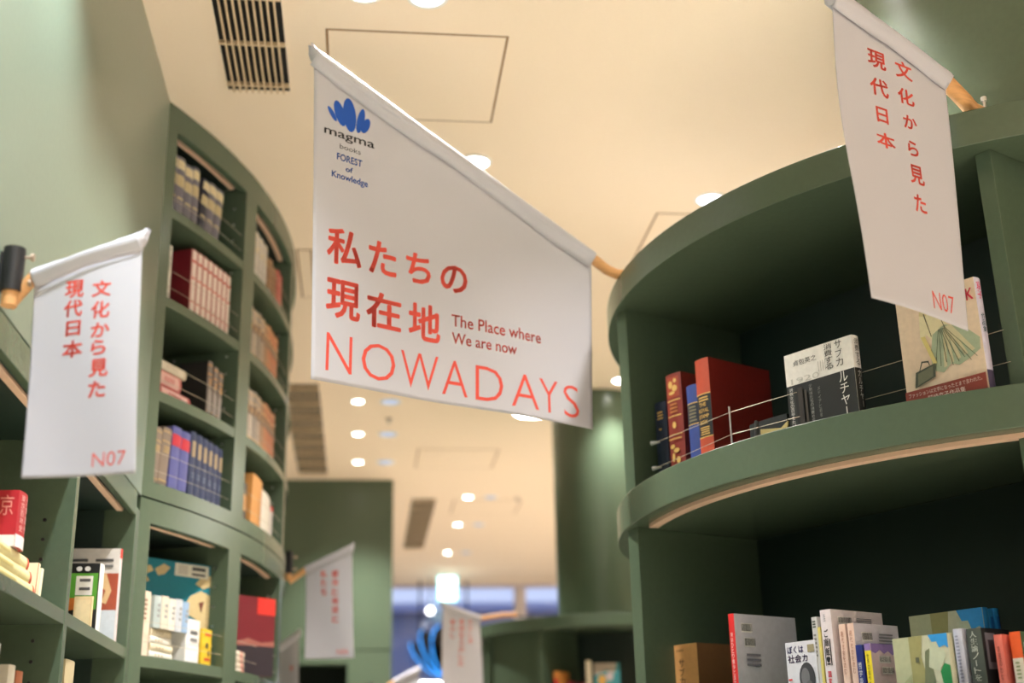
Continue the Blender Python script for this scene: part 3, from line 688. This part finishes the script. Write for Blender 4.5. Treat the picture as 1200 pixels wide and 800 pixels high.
for zz, nm in ((1.654, 'second'), (1.307, 'third')):
    row(zz, -15.7, -5.2, [dict(w=rj.uniform(.85,1.1), h=.232-.004*(i%3), c=cols[(i if i<9 else 6)%7] if i<7 else (186,116,80), k='worn antique volume', sp=gilt((214,176,120), (110,84,74))) for i in range(10)], '%s shelf of second curved bay' % nm, 'antique volumes on the %s shelf of the second bay' % nm)
row(.987, -15.6, -13.2, [dict(w=1, h=.16, c=(60,52,44), label='short dark book left of the orange one', sp=[('r',.1,.3,.9,.7,(196,140,80))])], '', None)
row(.987, -12.4, -9.4, [dict(w=1, h=.225, c=(206,146,80), label='tall orange tan leaning book in the second bay fourth shelf', lean=6)], '', None)
row(.987, -9.3, -5.9, [dict(w=1, h=.19, c=(226,218,204), label='cream white leaning book beside the orange one', lean=5)], '', None)
row(.987, -5.7, -4.5, [dict(w=1, h=.155, c=(214,206,200), label='thin white book with red top beside the divider', lean=3, sp=[('r',0,.86,1,1,(214,60,50))])], '', None)
# lower tier, first bay: atlas, stack and small books
MAPC = (34,128,146); LAND = (206,184,136)
def land(pts): return ('p', pts, LAND)
facing(on_arc(-27.2, .4215, RB-.20)[:3], math.degrees(math.atan2(on_arc(-18.45,0,RB-.035)[1]-on_arc(-27.2,0,RB-.20)[1], on_arc(-18.45,0,RB-.035)[0]-on_arc(-27.2,0,RB-.20)[0])), .475, .365, .016, col=MAPC, label='large teal world map book facing out in the lower curved bay',
  left=[land([(.02,.82),(.14,.86),(.30,.90),(.42,.93),(.45,.88),(.38,.84),(.42,.78),(.34,.74),(.30,.66),(.24,.62),(.20,.54),(.14,.56),(.10,.64),(.05,.66)]), land([(.46,.90),(.54,.96),(.60,.93),(.55,.86),(.49,.84)]),
        land([(.30,.56),(.34,.52),(.44,.48),(.52,.40),(.50,.28),(.42,.14),(.38,.22),(.36,.38)]), land([(.80,.68),(.90,.74),(.99,.70),(1,.40),(.93,.34),(.86,.46),(.78,.50),(.76,.60)]), land([(.84,.80),(.90,.88),(.99,.90),(1,.80),(.92,.76)]),
        ('e',.58,.60,.04,.02,(190,180,150)), ('p',[(.14,.80),(.18,.74),(.22,.80),(.18,.84)],(110,84,50)), ('p',[(.24,.72),(.30,.68),(.30,.74)],(120,90,50)), ('p',[(.88,.62),(.91,.52),(.93,.64)],(110,60,50)),
        ('r',.64,.86,.96,.985,(226,222,206)), ('r',.80,.93,.93,.965,(70,70,70)), ('r',.80,.88,.93,.905,(90,90,90)), ('r',.67,.88,.76,.97,(206,200,186)), ('e',.60,.24,.03,.03,(170,80,70))],
  spine=[('r',0,0,1,1,(222,196,150))])
row(.421, -28.2, -26.9, [dict(w=1, h=.212, c=(226,206,184), label='slim cream book at the left end in front of the map', sp=dashes(.3,.6,.55,.9,5,(150,120,100)))], '', None)
for i in range(4):
    p = on_arc(-26.7+(.1*(i%2)), .4215+.0245*i, RB-.005); book((p[0], p[1], p[2]+.024), -25+90+6, .023, .165-.008*i, .13, (226,212,182) if i%2 else (232,228,216), ORD[i]+' flat cream book from the bottom in front of the map', 'flat pile before the map', flat=True, spine=dashes(.3,.7,.2,.6,3,(190,170,140)))
row(.5205, -26.6, -22.3, [dict(w=1, h=.105+.004*(i%2), d=.07, c=((176,188,186),(214,206,188),(222,216,204),(196,200,206),(150,176,206))[i], k='small pale paperback standing on the flat pile', sp=dashes(.3,.7,.3,.8,3,(150,150,150))) for i in range(5)], 'map shelf', 'small paperbacks on the flat pile')
row(.421, -22.6, -20.6, [dict(w=1, d=.06, h=.150, c=(232,230,228), label='white slipcase book between the flat pile and yellow book', sp=[('r',.25,.66,.8,.74,(90,90,90)),('r',.25,.5,.8,.58,(120,120,120))])], '', None)
row(.421, -20.3, -18.7, [dict(w=1, d=.02, h=.128, c=(222,186,40), label='bright yellow small book in front of the world map', sp=[('r',.2,.82,.8,.88,(200,70,40)),('e',.4,.55,.12,.08,(60,60,50)),('e',.6,.35,.12,.08,(90,70,40)),('r',.2,.15,.8,.22,(200,70,40))])], '', None)
# lower tier, second bay
p0 = on_arc(-15.0, .4215, RB-.13)
facing(on_arc(-15.0, .4215, RB-.10), 47, .34, .30, .020, col=(112,26,36), label='big dark red picture book facing out in lower second bay',
  left=[('r',0,0,1,.42,(44,36,44)),('p',[(0,.42),(.2,.46),(.4,.41),(.6,.47),(.8,.42),(1,.45),(1,.38),(0,.36)],(150,90,80)),('r',.72,.78,1,1,(206,48,40)),('r',.1,.14,.5,.3,(70,54,56))])
for i in range(4):
    p = on_arc(-15.4, .4215+.021*i, RB-.003); book((p[0], p[1], p[2]+.020), -12+90, .0195, .26-.012*i, .15, (222,200,180), ORD[i]+' flat cream book from bottom before the dark red one', 'flat pile before the dark red book', flat=True, spine=[('r',0,.6,1,.68,(206,60,50)),('r',0,.0,1,.6,(232,218,198))])
for i in range(4):
    p = on_arc(-9.9, .4215+.019*i, RB-.003); book((p[0], p[1], p[2]+.0185), -7.5+90, .018, .17, .14, (70,60,66), ORD[i]+' flat white and yellow book from bottom, right pile', 'right pile before the dark red book', flat=True, spine=[('r',0,.0,1,.5,(236,234,228)),('r',0,.5,1,.8,(226,176,60))])

# ---- straight bookcase, bay one and two
XS = WX-.03
def wallbook(y, z, t, h, d, c, label, group=None, **k): return book((XS, y, EYE+z+.0005), 90, t, h, d, c, label, group, **k)
for i in range(3):
    book((XS-.004*i, 2.55-.02*i, EYE+.4335+.0285*i+.028), 90, .0275, .56, .17, (228,214,160), ORD[i]+' cream yellow book from the bottom of the far left pile', 'flat pile at far left', flat=True,
         spine=[('r',.1,.02,.9,.98,(236,226,170)),('r',0,.97,1,1,(206,80,50)),('r',.3,.3,.6,.7,(206,190,120))])
wallbook(2.91, .519, .075, .125, .12, (186,36,46), 'red boxed book with white characters standing on far left pile', left=[('r',0,0,1,.20,(236,232,226)),('p',[(.1,0),(.35,.12),(.7,.1),(.9,0)],(40,40,40)),('t','東京',.40,.55,.92,.92,(230,150,140)),('t','百年',.05,.66,.36,.92,(226,140,130))],
         spine=[('r',0,0,1,.22,(240,238,236)),('v','東京百年史',.15,.28,.45,.95,(238,190,186)),('v','文学散歩',.55,.28,.85,.95,(238,190,186))])
wallbook(3.125, .433, .022, .088, .14, (232,222,186), 'short cream book leaning right of the far left pile', lean=8, spine=[('r',0,0,.12,1,(206,80,50))])
wallbook(3.165, .433, .020, .082, .14, (236,228,196), 'second short cream book leaning right of the far left pile', lean=8)
wallbook(3.42, .433, .03, .215, .16, (232,218,190), 'tall cream book against the divider on the left shelf')
wallbook(3.86, .433, .060, .205, .17, (230,230,226), 'black and green picture book with white spine, left shelf',
  left=[('r',0,0,1,1,(24,24,24)),('r',.52,.35,.98,.86,(88,160,50)),('r',.62,.55,.9,.82,(232,230,222)),('r',.68,.74,.86,.78,(90,90,90)),('r',.68,.62,.86,.66,(90,90,90)),('p',[(.1,.42),(.4,.50),(.7,.52),(.9,.46),(.7,.36),(.3,.30)],(196,110,40)),('e',.4,.2,.2,.12,(150,60,40)),('e',.66,.92,.05,.035,(236,236,236)),('e',.8,.92,.05,.035,(236,236,236))])
wallbook(3.79, .433, .012, .10, .05, (232,206,158), 'small tan card booklet before the green picture book', left=[('r',.1,.1,.9,.9,(236,214,170))])
wallbook(4.155, .433, .028, .300, .23, (226,218,212), 'tall magazine with colour photo blocks on the left shelf',
  left=[('r',0,0,1,1,(230,226,222)),('r',.30,.20,.62,.74,(206,170,190)),('r',.30,.36,.62,.50,(80,170,160)),('r',.30,.0,.62,.36,(50,120,200)),('r',.64,.36,1,.74,(176,84,58)),('p',[(.74,.72),(.84,.74),(.92,.56),(.86,.42),(.80,.44),(.84,.56),(.76,.62)],(236,200,150)),('r',.64,0,1,.36,(214,222,232))]
       +[('r',.68,.86,.92,.89,(90,90,90)),('r',.68,.80,.92,.83,(120,120,120)),('r',.36,.86,.58,.89,(90,90,90)),('r',.36,.80,.58,.83,(120,120,120))], spine=[('r',0,.0,1,1,(222,206,206)),('r',0,.9,1,1,(206,60,50))])
for i, (y, h, c, lb) in enumerate(((2.83,.255,(228,226,222),'white book at the far left edge of the bottom shelf'),(2.97,.222,(188,180,160),'grey tan book beside the white one, bottom shelf'),(3.04,.215,(150,86,52),'brown book nearest divider on the bottom left shelf'))):
    wallbook(y, .05, .055, h, .16, c, lb, left=[('r',.5,.7,.9,.9,(60,60,60))] if i == 0 else None)
wallbook(3.52, .05, .11, .285, .16, (200,186,150), 'tan book with dark label in the second bay bottom shelf', left=[('r',.3,.3,.95,.92,(40,36,34)),('r',.5,.5,.8,.8,(206,200,190))])
# ---- background bookcase books
for i, (a, t, h, c, sp) in enumerate(((236, .028, .21, (214,140,64), [('r',0,.55,1,.8,(196,50,44))]), (242.5, .022, .15, (130,30,34), [('e',.5,.8,.3,.1,(190,50,50))]), (248, .022, .14, (120,34,36), []))):
    aa = math.radians(a); book((BC[0]+.74*math.cos(aa), BC[1]+.74*math.sin(aa), EYE+.4005), a+90, t, h, .15, c, ('orange and red book on the distant small round bookcase','left dark red book on the distant small round bookcase','right dark red book on the distant small round bookcase')[i], spine=sp)
for i, (a, yaw, w, h, c) in enumerate(((250.5, -14, .03, .265, (206,190,160)), (254, -10, .145, .25, (70,150,156)))):
    aa = math.radians(a); facing((BC[0]+(.70-.04*i)*math.cos(aa), BC[1]+(.70-.04*i)*math.sin(aa), EYE+.4005), yaw, w, h, .014, col=c, label=('cream book leaning by the teal one on the distant bookcase','teal picture book on the distant small round bookcase')[i],
       left=None if i == 0 else [('p',[(0,.72),(.5,.84),(.8,.76),(.9,1),(0,1)],(190,176,160)),('e',.3,.62,.16,.12,(226,170,80)),('e',.6,.70,.15,.10,(206,190,190)),('r',.1,.05,.9,.3,(40,110,130))])

# ---------------------------------------------------------------- hanging flags
FD = {'centre': {'o': [-0.1481, 3.3973, 1.0668], 'u': [0.8729, 0.48791, 0.0], 'A': [-0.0268, 1.0024], 'B': [1.0143, 0.5845], 'C': [0.9966, -0.0029], 'D': [0.0, 0.0], 'text': [['私', [0.0338, 0.355, 0.1505, 0.4684]], ['た', [0.1744, 0.3562, 0.2719, 0.4626]], ['ち', [0.3043, 0.358, 0.3916, 0.4546]], ['の', [0.4239, 0.3516, 0.5187, 0.4409]], ['現', [0.0364, 0.1919, 0.1496, 0.3106]], ['在', [0.1692, 0.1895, 0.2905, 0.3014]], ['地', [0.3154, 0.1801, 0.4258, 0.2972]], ['N', [0.0428, 0.0331, 0.1259, 0.149]], ['O', [0.1574, 0.0359, 0.2716, 0.1373]], ['W', [0.2908, 0.0308, 0.4199, 0.1407]], ['A', [0.4329, 0.0207, 0.5198, 0.1206]], ['D', [0.5471, 0.0239, 0.6439, 0.1233]], ['A', [0.6744, 0.0269, 0.7771, 0.1257]], ['Y', [0.7809, 0.0308, 0.8552, 0.1338]], ['S', [0.8782, 0.0192, 0.9415, 0.1253]], ['The Place where', [0.4637, 0.2443, 0.7931, 0.2823]], ['We are now', [0.4654, 0.1895, 0.6965, 0.2253]], ['magma', [0.0138, 0.7502, 0.1881, 0.7778]], ['books', [0.0679, 0.7246, 0.1402, 0.7399]], ['FOREST', [0.0589, 0.685, 0.1462, 0.7078]], ['of', [0.0896, 0.6552, 0.1144, 0.6723]], ['Knowledge', [0.0428, 0.6186, 0.1674, 0.646]]], 'petals': [[[0.0244, 0.8515], [0.0542, 0.8095], 0.0115], [[0.0515, 0.8793], [0.0793, 0.8008], 0.0244], [[0.093, 0.9003], [0.1055, 0.7893], 0.0312], [[0.147, 0.8808], [0.1289, 0.7941], 0.017], [[0.1666, 0.8523], [0.1454, 0.7999], 0.0176]]}, 'right': {'o': [1.0818, 2.5261, 0.9876], 'u': [0.8729, 0.48791, 0.0], 'A': [0.0135, 0.7776], 'B': [0.4171, 0.6782], 'C': [0.3706, -0.0015], 'D': [0.0, 0.0], 'text': [['文', [0.2171, 0.6279, 0.2843, 0.6838]], ['化', [0.2167, 0.5571, 0.2801, 0.608]], ['か', [0.226, 0.492, 0.2783, 0.5355]], ['ら', [0.2303, 0.4184, 0.2707, 0.4662]], ['見', [0.2234, 0.3427, 0.2786, 0.4023]], ['た', [0.2254, 0.2681, 0.2716, 0.3231]], ['現', [0.1204, 0.6289, 0.1897, 0.6845]], ['代', [0.1206, 0.5533, 0.1893, 0.609]], ['日', [0.133, 0.4819, 0.1763, 0.5308]], ['本', [0.121, 0.4147, 0.1902, 0.4625]], ['N07', [0.2463, 0.0305, 0.3268, 0.0747]]]}, 'left': {'o': [-0.6492, 2.478, 0.572], 'u': [0.96027, -0.27908, -0.0], 'A': [-0.0182, 0.4121], 'B': [0.2067, 0.4726], 'C': [0.2334, -0.006], 'D': [0.0, 0.0], 'text': [['文', [0.1119, 0.353, 0.1551, 0.393]], ['化', [0.1134, 0.3073, 0.1565, 0.3492]], ['か', [0.1163, 0.2681, 0.1599, 0.3033]], ['ら', [0.1196, 0.2323, 0.1545, 0.2677]], ['見', [0.1182, 0.1875, 0.1632, 0.2292]], ['た', [0.1198, 0.1464, 0.1607, 0.1848]], ['現', [0.0525, 0.3555, 0.0979, 0.3983]], ['代', [0.0528, 0.3159, 0.0978, 0.3569]], ['日', [0.0609, 0.2769, 0.0966, 0.3129]], ['本', [0.0562, 0.2314, 0.1045, 0.2728]], ['N07', [0.1403, 0.0129, 0.2112, 0.0401]]]}, 'back_a': {'o': [-0.2561, 5.964, 0.5548], 'u': [0.96027, -0.27908, -0.0], 'A': [-0.0063, 0.3967], 'B': [0.208, 0.4876], 'C': [0.2296, -0.0048], 'D': [0.0, 0.0], 'text': [['都', [0.1165, 0.3535, 0.1526, 0.3915]], ['市', [0.1175, 0.313, 0.1535, 0.3507]], ['と', [0.1185, 0.2726, 0.1544, 0.3101]], ['地', [0.1196, 0.2323, 0.1554, 0.2696]], ['球', [0.1206, 0.1923, 0.1563, 0.2294]], ['と', [0.1216, 0.1525, 0.1572, 0.1894]], ['私', [0.0631, 0.3562, 0.0959, 0.394]], ['た', [0.0643, 0.3151, 0.097, 0.3528]], ['ち', [0.0654, 0.2743, 0.0981, 0.3117]], ['N06', [0.1489, 0.015, 0.2023, 0.0368]]]}, 'back_b': {'o': [0.4356, 7.2375, 0.4832], 'u': [0.8729, 0.48791, 0.0], 'A': [0.0078, 0.4741], 'B': [0.2543, 0.412], 'C': [0.2704, -0.0082], 'D': [0.0, 0.0], 'text': [['わ', [0.1691, 0.3772, 0.2035, 0.4062]], ['た', [0.1687, 0.3419, 0.203, 0.3709]], ['し', [0.1682, 0.3066, 0.2025, 0.3356]], ['の', [0.1678, 0.2715, 0.202, 0.3005]], ['毎', [0.1103, 0.3744, 0.1472, 0.407]], ['日', [0.1099, 0.3362, 0.1468, 0.3687]], ['を', [0.1095, 0.2981, 0.1463, 0.3306]], ['た', [0.1092, 0.2601, 0.1459, 0.2926]], ['の', [0.1088, 0.2222, 0.1455, 0.2548]], ['し', [0.1084, 0.1845, 0.145, 0.2171]], ['む', [0.1081, 0.147, 0.1446, 0.1795]], ['暮', [0.0547, 0.3699, 0.0867, 0.4002]], ['ら', [0.0544, 0.3333, 0.0864, 0.3637]], ['し', [0.0542, 0.2969, 0.0861, 0.3273]]]}, 'back_c': {'o': [-0.4189, 6.9238, 0.2641], 'u': [0.96027, -0.27908, -0.0], 'A': [-0.0171, 0.434], 'B': [0.0916, 0.5037], 'C': [0.1108, 0.0053], 'D': [0.0, 0.0], 'text': [['学', [0.051, 0.3186, 0.0703, 0.3451]]]}, 'back_d': {'o': [0.2062, 8.6393, 0.3796], 'u': [0.96027, -0.27908, -0.0], 'A': [0.0033, 0.2712], 'B': [0.1684, 0.3463], 'C': [0.1691, -0.0048], 'D': [0.0, 0.0], 'text': []}}
def flag(D, label, wave, rod_end, rod_r, side, text_off, sleeve_r, flap, bracket, group=None, curl=None, bold=None):
    """side = +1: the rod goes on past corner B (right), -1: past corner A (left)"""
    o = Vector(D['o'])+V(0,0,EYE); U = Vector(D['u']); N = V(-U.y, U.x, 0); Z = V(0,0,1)
    A, B, C_, D_ = D['A'], D['B'], D['C'], D['D']
    wdt = C_[0]
    def S(u, z, off=0.0):
        return U*u + Z*z + N*(wave(u/wdt, z/A[1]) - off)
    root = empty('hanging_flag', o); tag(root, label, 'flag', group)
    nu, nz = 72, 72; vs = []; fs = []
    for j in range(nz+1):
        t = j/nz
        for i in range(nu+1):
            s = i/nu
            lo = (D_[0]+(C_[0]-D_[0])*s, D_[1]+(C_[1]-D_[1])*s); hi = (A[0]+(B[0]-A[0])*s, A[1]+(B[1]-A[1])*s)
            if curl: lo = (lo[0], lo[1]+curl(s))
            # side edges sag a little
            u = lo[0]+(hi[0]-lo[0])*t; z = lo[1]+(hi[1]-lo[1])*t
            vs.append(S(u, z))
    for j in range(nz):
        for i in range(nu): k = j*(nu+1)+i; fs.append((k, k+1, k+nu+2, k+nu+1))
    m = MB(); m.add(vs, fs); c = m.build('cloth', CLOTH, root, smooth=True)
    sd = c.modifiers.new('thickness', 'SOLIDIFY'); sd.thickness = .0012; sd.offset = 0
    # sleeve round the rod, with its hem flap on the front
    a3 = S(*A); b3 = S(*B); d = (b3-a3).normalized(); up = (Z-d*d.dot(Z)).normalized()
    a3 = a3+up*sleeve_r*.2; b3 = b3+up*sleeve_r*.2
    m = MB(); ns = 30; pts = [a3+(b3-a3)*(i/ns) for i in range(ns+1)]
    rad = [sleeve_r*(1+.02*math.sin(i*1.1)+.02*math.sin(i*.5)) for i in range(ns+1)]
    m.tube(pts, rad, 16, cap=False); sl = m.build('sleeve', CLOTH, root, smooth=True)
    m = MB(); vs = []; fs = []
    for i in range(41):
        s = i/40; p = S(A[0]+(B[0]-A[0])*s, A[1]+(B[1]-A[1])*s)
        for q in range(4):
            f = q/3; bulge = (sleeve_r*1.0)*(1-f)**1.0 + .0035
            vs.append(p + up*sleeve_r*.2 - up*f*(flap*(1+.05*math.sin(s*9)+.02*math.sin(s*23))) - N*bulge)
    for i in range(40):
        for q in range(3): k = i*4+q; fs.append((k, k+1, k+5, k+4))
    m.add(vs, fs); fl = m.build('hem_flap', CLOTH, root, smooth=True); sd = fl.modifiers.new('thickness', 'SOLIDIFY'); sd.thickness = .0015
    # gathered cloth tip at the free end
    e3 = a3 if side > 0 else b3; out = -d if side > 0 else d
    m = MB(); r = sleeve_r
    ring = []
    for k in range(16):
        an = 2*math.pi*k/16; s1 = d.cross(up).normalized()
        ring.append((up*math.cos(an)+s1*math.sin(an)))
    vs = [e3+q*r for q in ring]+[e3+out*(r*.6)+up*(r*.35)+Vector((q.x*r*.75*(1+.3*math.sin(i*2.3)), q.y*r*.5, q.z*r*.75)) for i, q in enumerate(ring)]+[e3+out*r*(1.0+.35*math.sin(i*1.7))+up*(r*1.1)+Vector((q.x*r*.35, q.y*r*.3, q.z*r*.3)) for i, q in enumerate(ring)]
    m.add(vs, [(j*16+k, j*16+(k+1)%16, (j+1)*16+(k+1)%16, (j+1)*16+k) for j in range(2) for k in range(16)]); m.build('gathered_tip', CLOTH, root, smooth=True)
    # wooden rod
    inner = b3 if side > 0 else a3; w = Vector(rod_end[0])-o
    path = [e3+(inner-e3)*.05, inner] + [Vector(q)-o for q in rod_end]
    m = MB(); m.tube(path, [rod_r]*len(path), 14); rd = m.build('wooden_rod', ROD, root, smooth=True)
    # print
    def put(name, mt, items, L=.010, off=.0012):
        q = MB(); q.keep = True
        for vs, fs in items:
            vs, fs = subdiv2d(vs, fs, L); q.add([S(x, y, off) for x, y in vs], fs)
        if q.v: q.build(name, mt, root)
    reds = []; inks = []; blues = []
    for t, (u0, v0, u1, v1) in D['text']:
        vs, fs = text_in(t, u0, v0, u1, v1, text_off(t))
        (inks if t in ('magma','books') else blues if t in ('FOREST','of','Knowledge') else reds).append((vs, fs))
    if reds: put('red_lettering', RED, reds)
    if inks: put('black_lettering', INK, inks)
    if blues: put('blue_lettering', BLUE, blues)
    if 'petals' in D:
        put('blue_logo', BLUE, [((lambda g: (g, [tuple(range(len(g)))]))(petal(a, b, w_*1.45, 24))) for a, b, w_ in D['petals']], .02, .0012)
    bracket(root, o)
    return root
def boldness(t):
    if t in 'NOWADYS' and len(t) == 1: return -.012
    if t in ('FOREST', 'of', 'Knowledge'): return .018
    if t in ('The Place where', 'We are now', 'magma'): return .009
    if t == 'books': return -.004
    if t.startswith('N0'): return -.008
    return .024
def hook(p, d):
    def f(root, o):
        q = Vector(p)-o; m = MB(); m.tube([q, q+V(0,0,.035)], .004, 8); m.tube([q+V(0,0,.03), q+V(0,0,.042)], .008, 10); m.build('screw_knob', STEEL, root, smooth=True)
        m = MB(); m.tube([q+V(0,0,-.004), q+Vector(d)*.5+V(0,0,-.008), q+Vector(d)], .006, 8); m.build('bracket', BLACK, root, smooth=True)
    return f
wc = lambda s, t: .014*math.sin(s*4.2+.6)*(1.1-t) + .022*(1-t)*s*s - .004*math.sin(s*11+t*3)
for k_ in ('left', 'right', 'back_a', 'back_b'):
    for q in FD[k_]['text']:
        if len(q[0]) == 1:
            h_ = (q[1][3]-q[1][1])*.07; w_ = (q[1][2]-q[1][0])*.04
            q[1][1] += h_; q[1][3] -= h_; q[1][0] += w_; q[1][2] -= w_
for q in FD['centre']['text']:
    if len(q[0]) == 1 and q[0] in 'NOWADYS':
        f_ = q[1][0]/.95; q[1][1] = .034-.013*f_; q[1][3] = .145-.019*f_
flag(FD['centre'], 'large white flag with NOWADAYS and blue petal logo in the centre', wc,
     [(.795, 3.924, EYE+1.625), (.83, 3.943, EYE+1.6185), (.93, 3.97, EYE+1.6185)], .0175, 1, boldness, .0215, .042, hook((.925,3.968,EYE+1.63), (.10,.05,0)))
wr = lambda s, t: -.02*(1-t)**3*(1-s)+.006*math.sin(s*3+2.4*t) - .006*math.sin(t*7)*(1-s)
flag(FD['right'], 'narrow white flag at upper right above the fashion book', wr,
     [(1.518, 2.770, EYE+1.640), (1.545, 2.790, EYE+1.627), (1.615, 2.83, EYE+1.624)], .0205, 1, boldness, .0245, .033, hook((1.60,2.82,EYE+1.640), (.09,.05,-.02)),
     curl=lambda s: .010*math.sin(math.pi*s))
wl = lambda s, t: .006*math.sin(s*4+t*3)
def tube_bracket(c, dz0, dz1, r, screws):
    def f(root, o):
        q = Vector(c)-o
        m = MB(); m.tube([q+V(0,0,dz0), q+V(0,0,dz1)], r, 20); m.build('bracket_tube', BLACK, root, smooth=True)
        m = MB(); m.tube([q+V(0,0,dz0-.03), q+V(0,0,dz0+.01)], r*.75, 14); m.build('rod_plug', ROD, root, smooth=True)
        m = MB()
        for z in screws: m.tube([q+V(r*.9,0,z), q+V(r*.9+.016,0,z)], .0032, 8); m.tube([q+V(r*.9+.014,0,z), q+V(r*.9+.02,0,z)], .008, 10)
        m.build('screw', mat('brass_screw', (176,156,140), .35, metal=.7), root)
        m = MB(); m.box(q.x-.05, q.y-.01, q.z+dz0+.01, q.x, q.y+.01, q.z+dz1-.01); m.build('mounting_plate', BLACK, root)
    return f
flag(FD['left'], 'small white flag on a rod from the black wall bracket at left', wl,
     [(-.713, 2.490, EYE+.925)], .0135, -1, boldness, .0155, .026, tube_bracket((-.708,2.478,EYE+.925), .025, .118, .0215, (.045, .100)))
flag(FD['back_a'], 'small white flag hanging before the distant green wall', wl,
     [(-.335, 5.985, EYE+.905), (-.342, 5.985, EYE+.93)], .0135, -1, lambda t: .02 if not t.startswith('N') else -.005, .0155, .026, tube_bracket((-.342,5.985,EYE+.905), .035, .135, .018, (.055,.11)))
flag(FD['back_b'], 'small white flag attached to the distant round bookcase rim', wl,
     [(.80, 7.42, EYE+.925), (.88, 7.46, EYE+.930)], .0135, 1, lambda t: .02, .0155, .026, hook((.87,7.46,EYE+.93), (.12,.08,0)))
flag(FD['back_c'], 'sliver of a white flag beside the curved bookcase bottom right', wl,
     [(-.46, 6.935, EYE+.68), (-.50, 6.94, EYE+.66)], .0135, -1, lambda t: .02, .0155, .02, tube_bracket((-.50,6.94,EYE+.65), .02, .10, .018, (.04,.08)))
flag(FD['back_d'], 'top of a tilted white flag at the bottom edge of the photo', wl,
     [(.14, 8.66, EYE+.60), (.08, 8.68, EYE+.57)], .0135, -1, lambda t: .02, .0155, .02, tube_bracket((.06,8.68,EYE+.55), .02, .10, .018, (.04,.08)))
post = empty('flag_post', (.06, 8.70, 0)); tag(post, 'green post carrying the flag at the bottom edge', 'post')
m = MB(); m.box(-.02,.0,0,.02,.04,EYE+.66); m.build('post', PAINT, post, bevel=.002)
m = MB(); m.disc((0,.02), .12, 0, .012, 32); m.build('foot', PAINT, post)
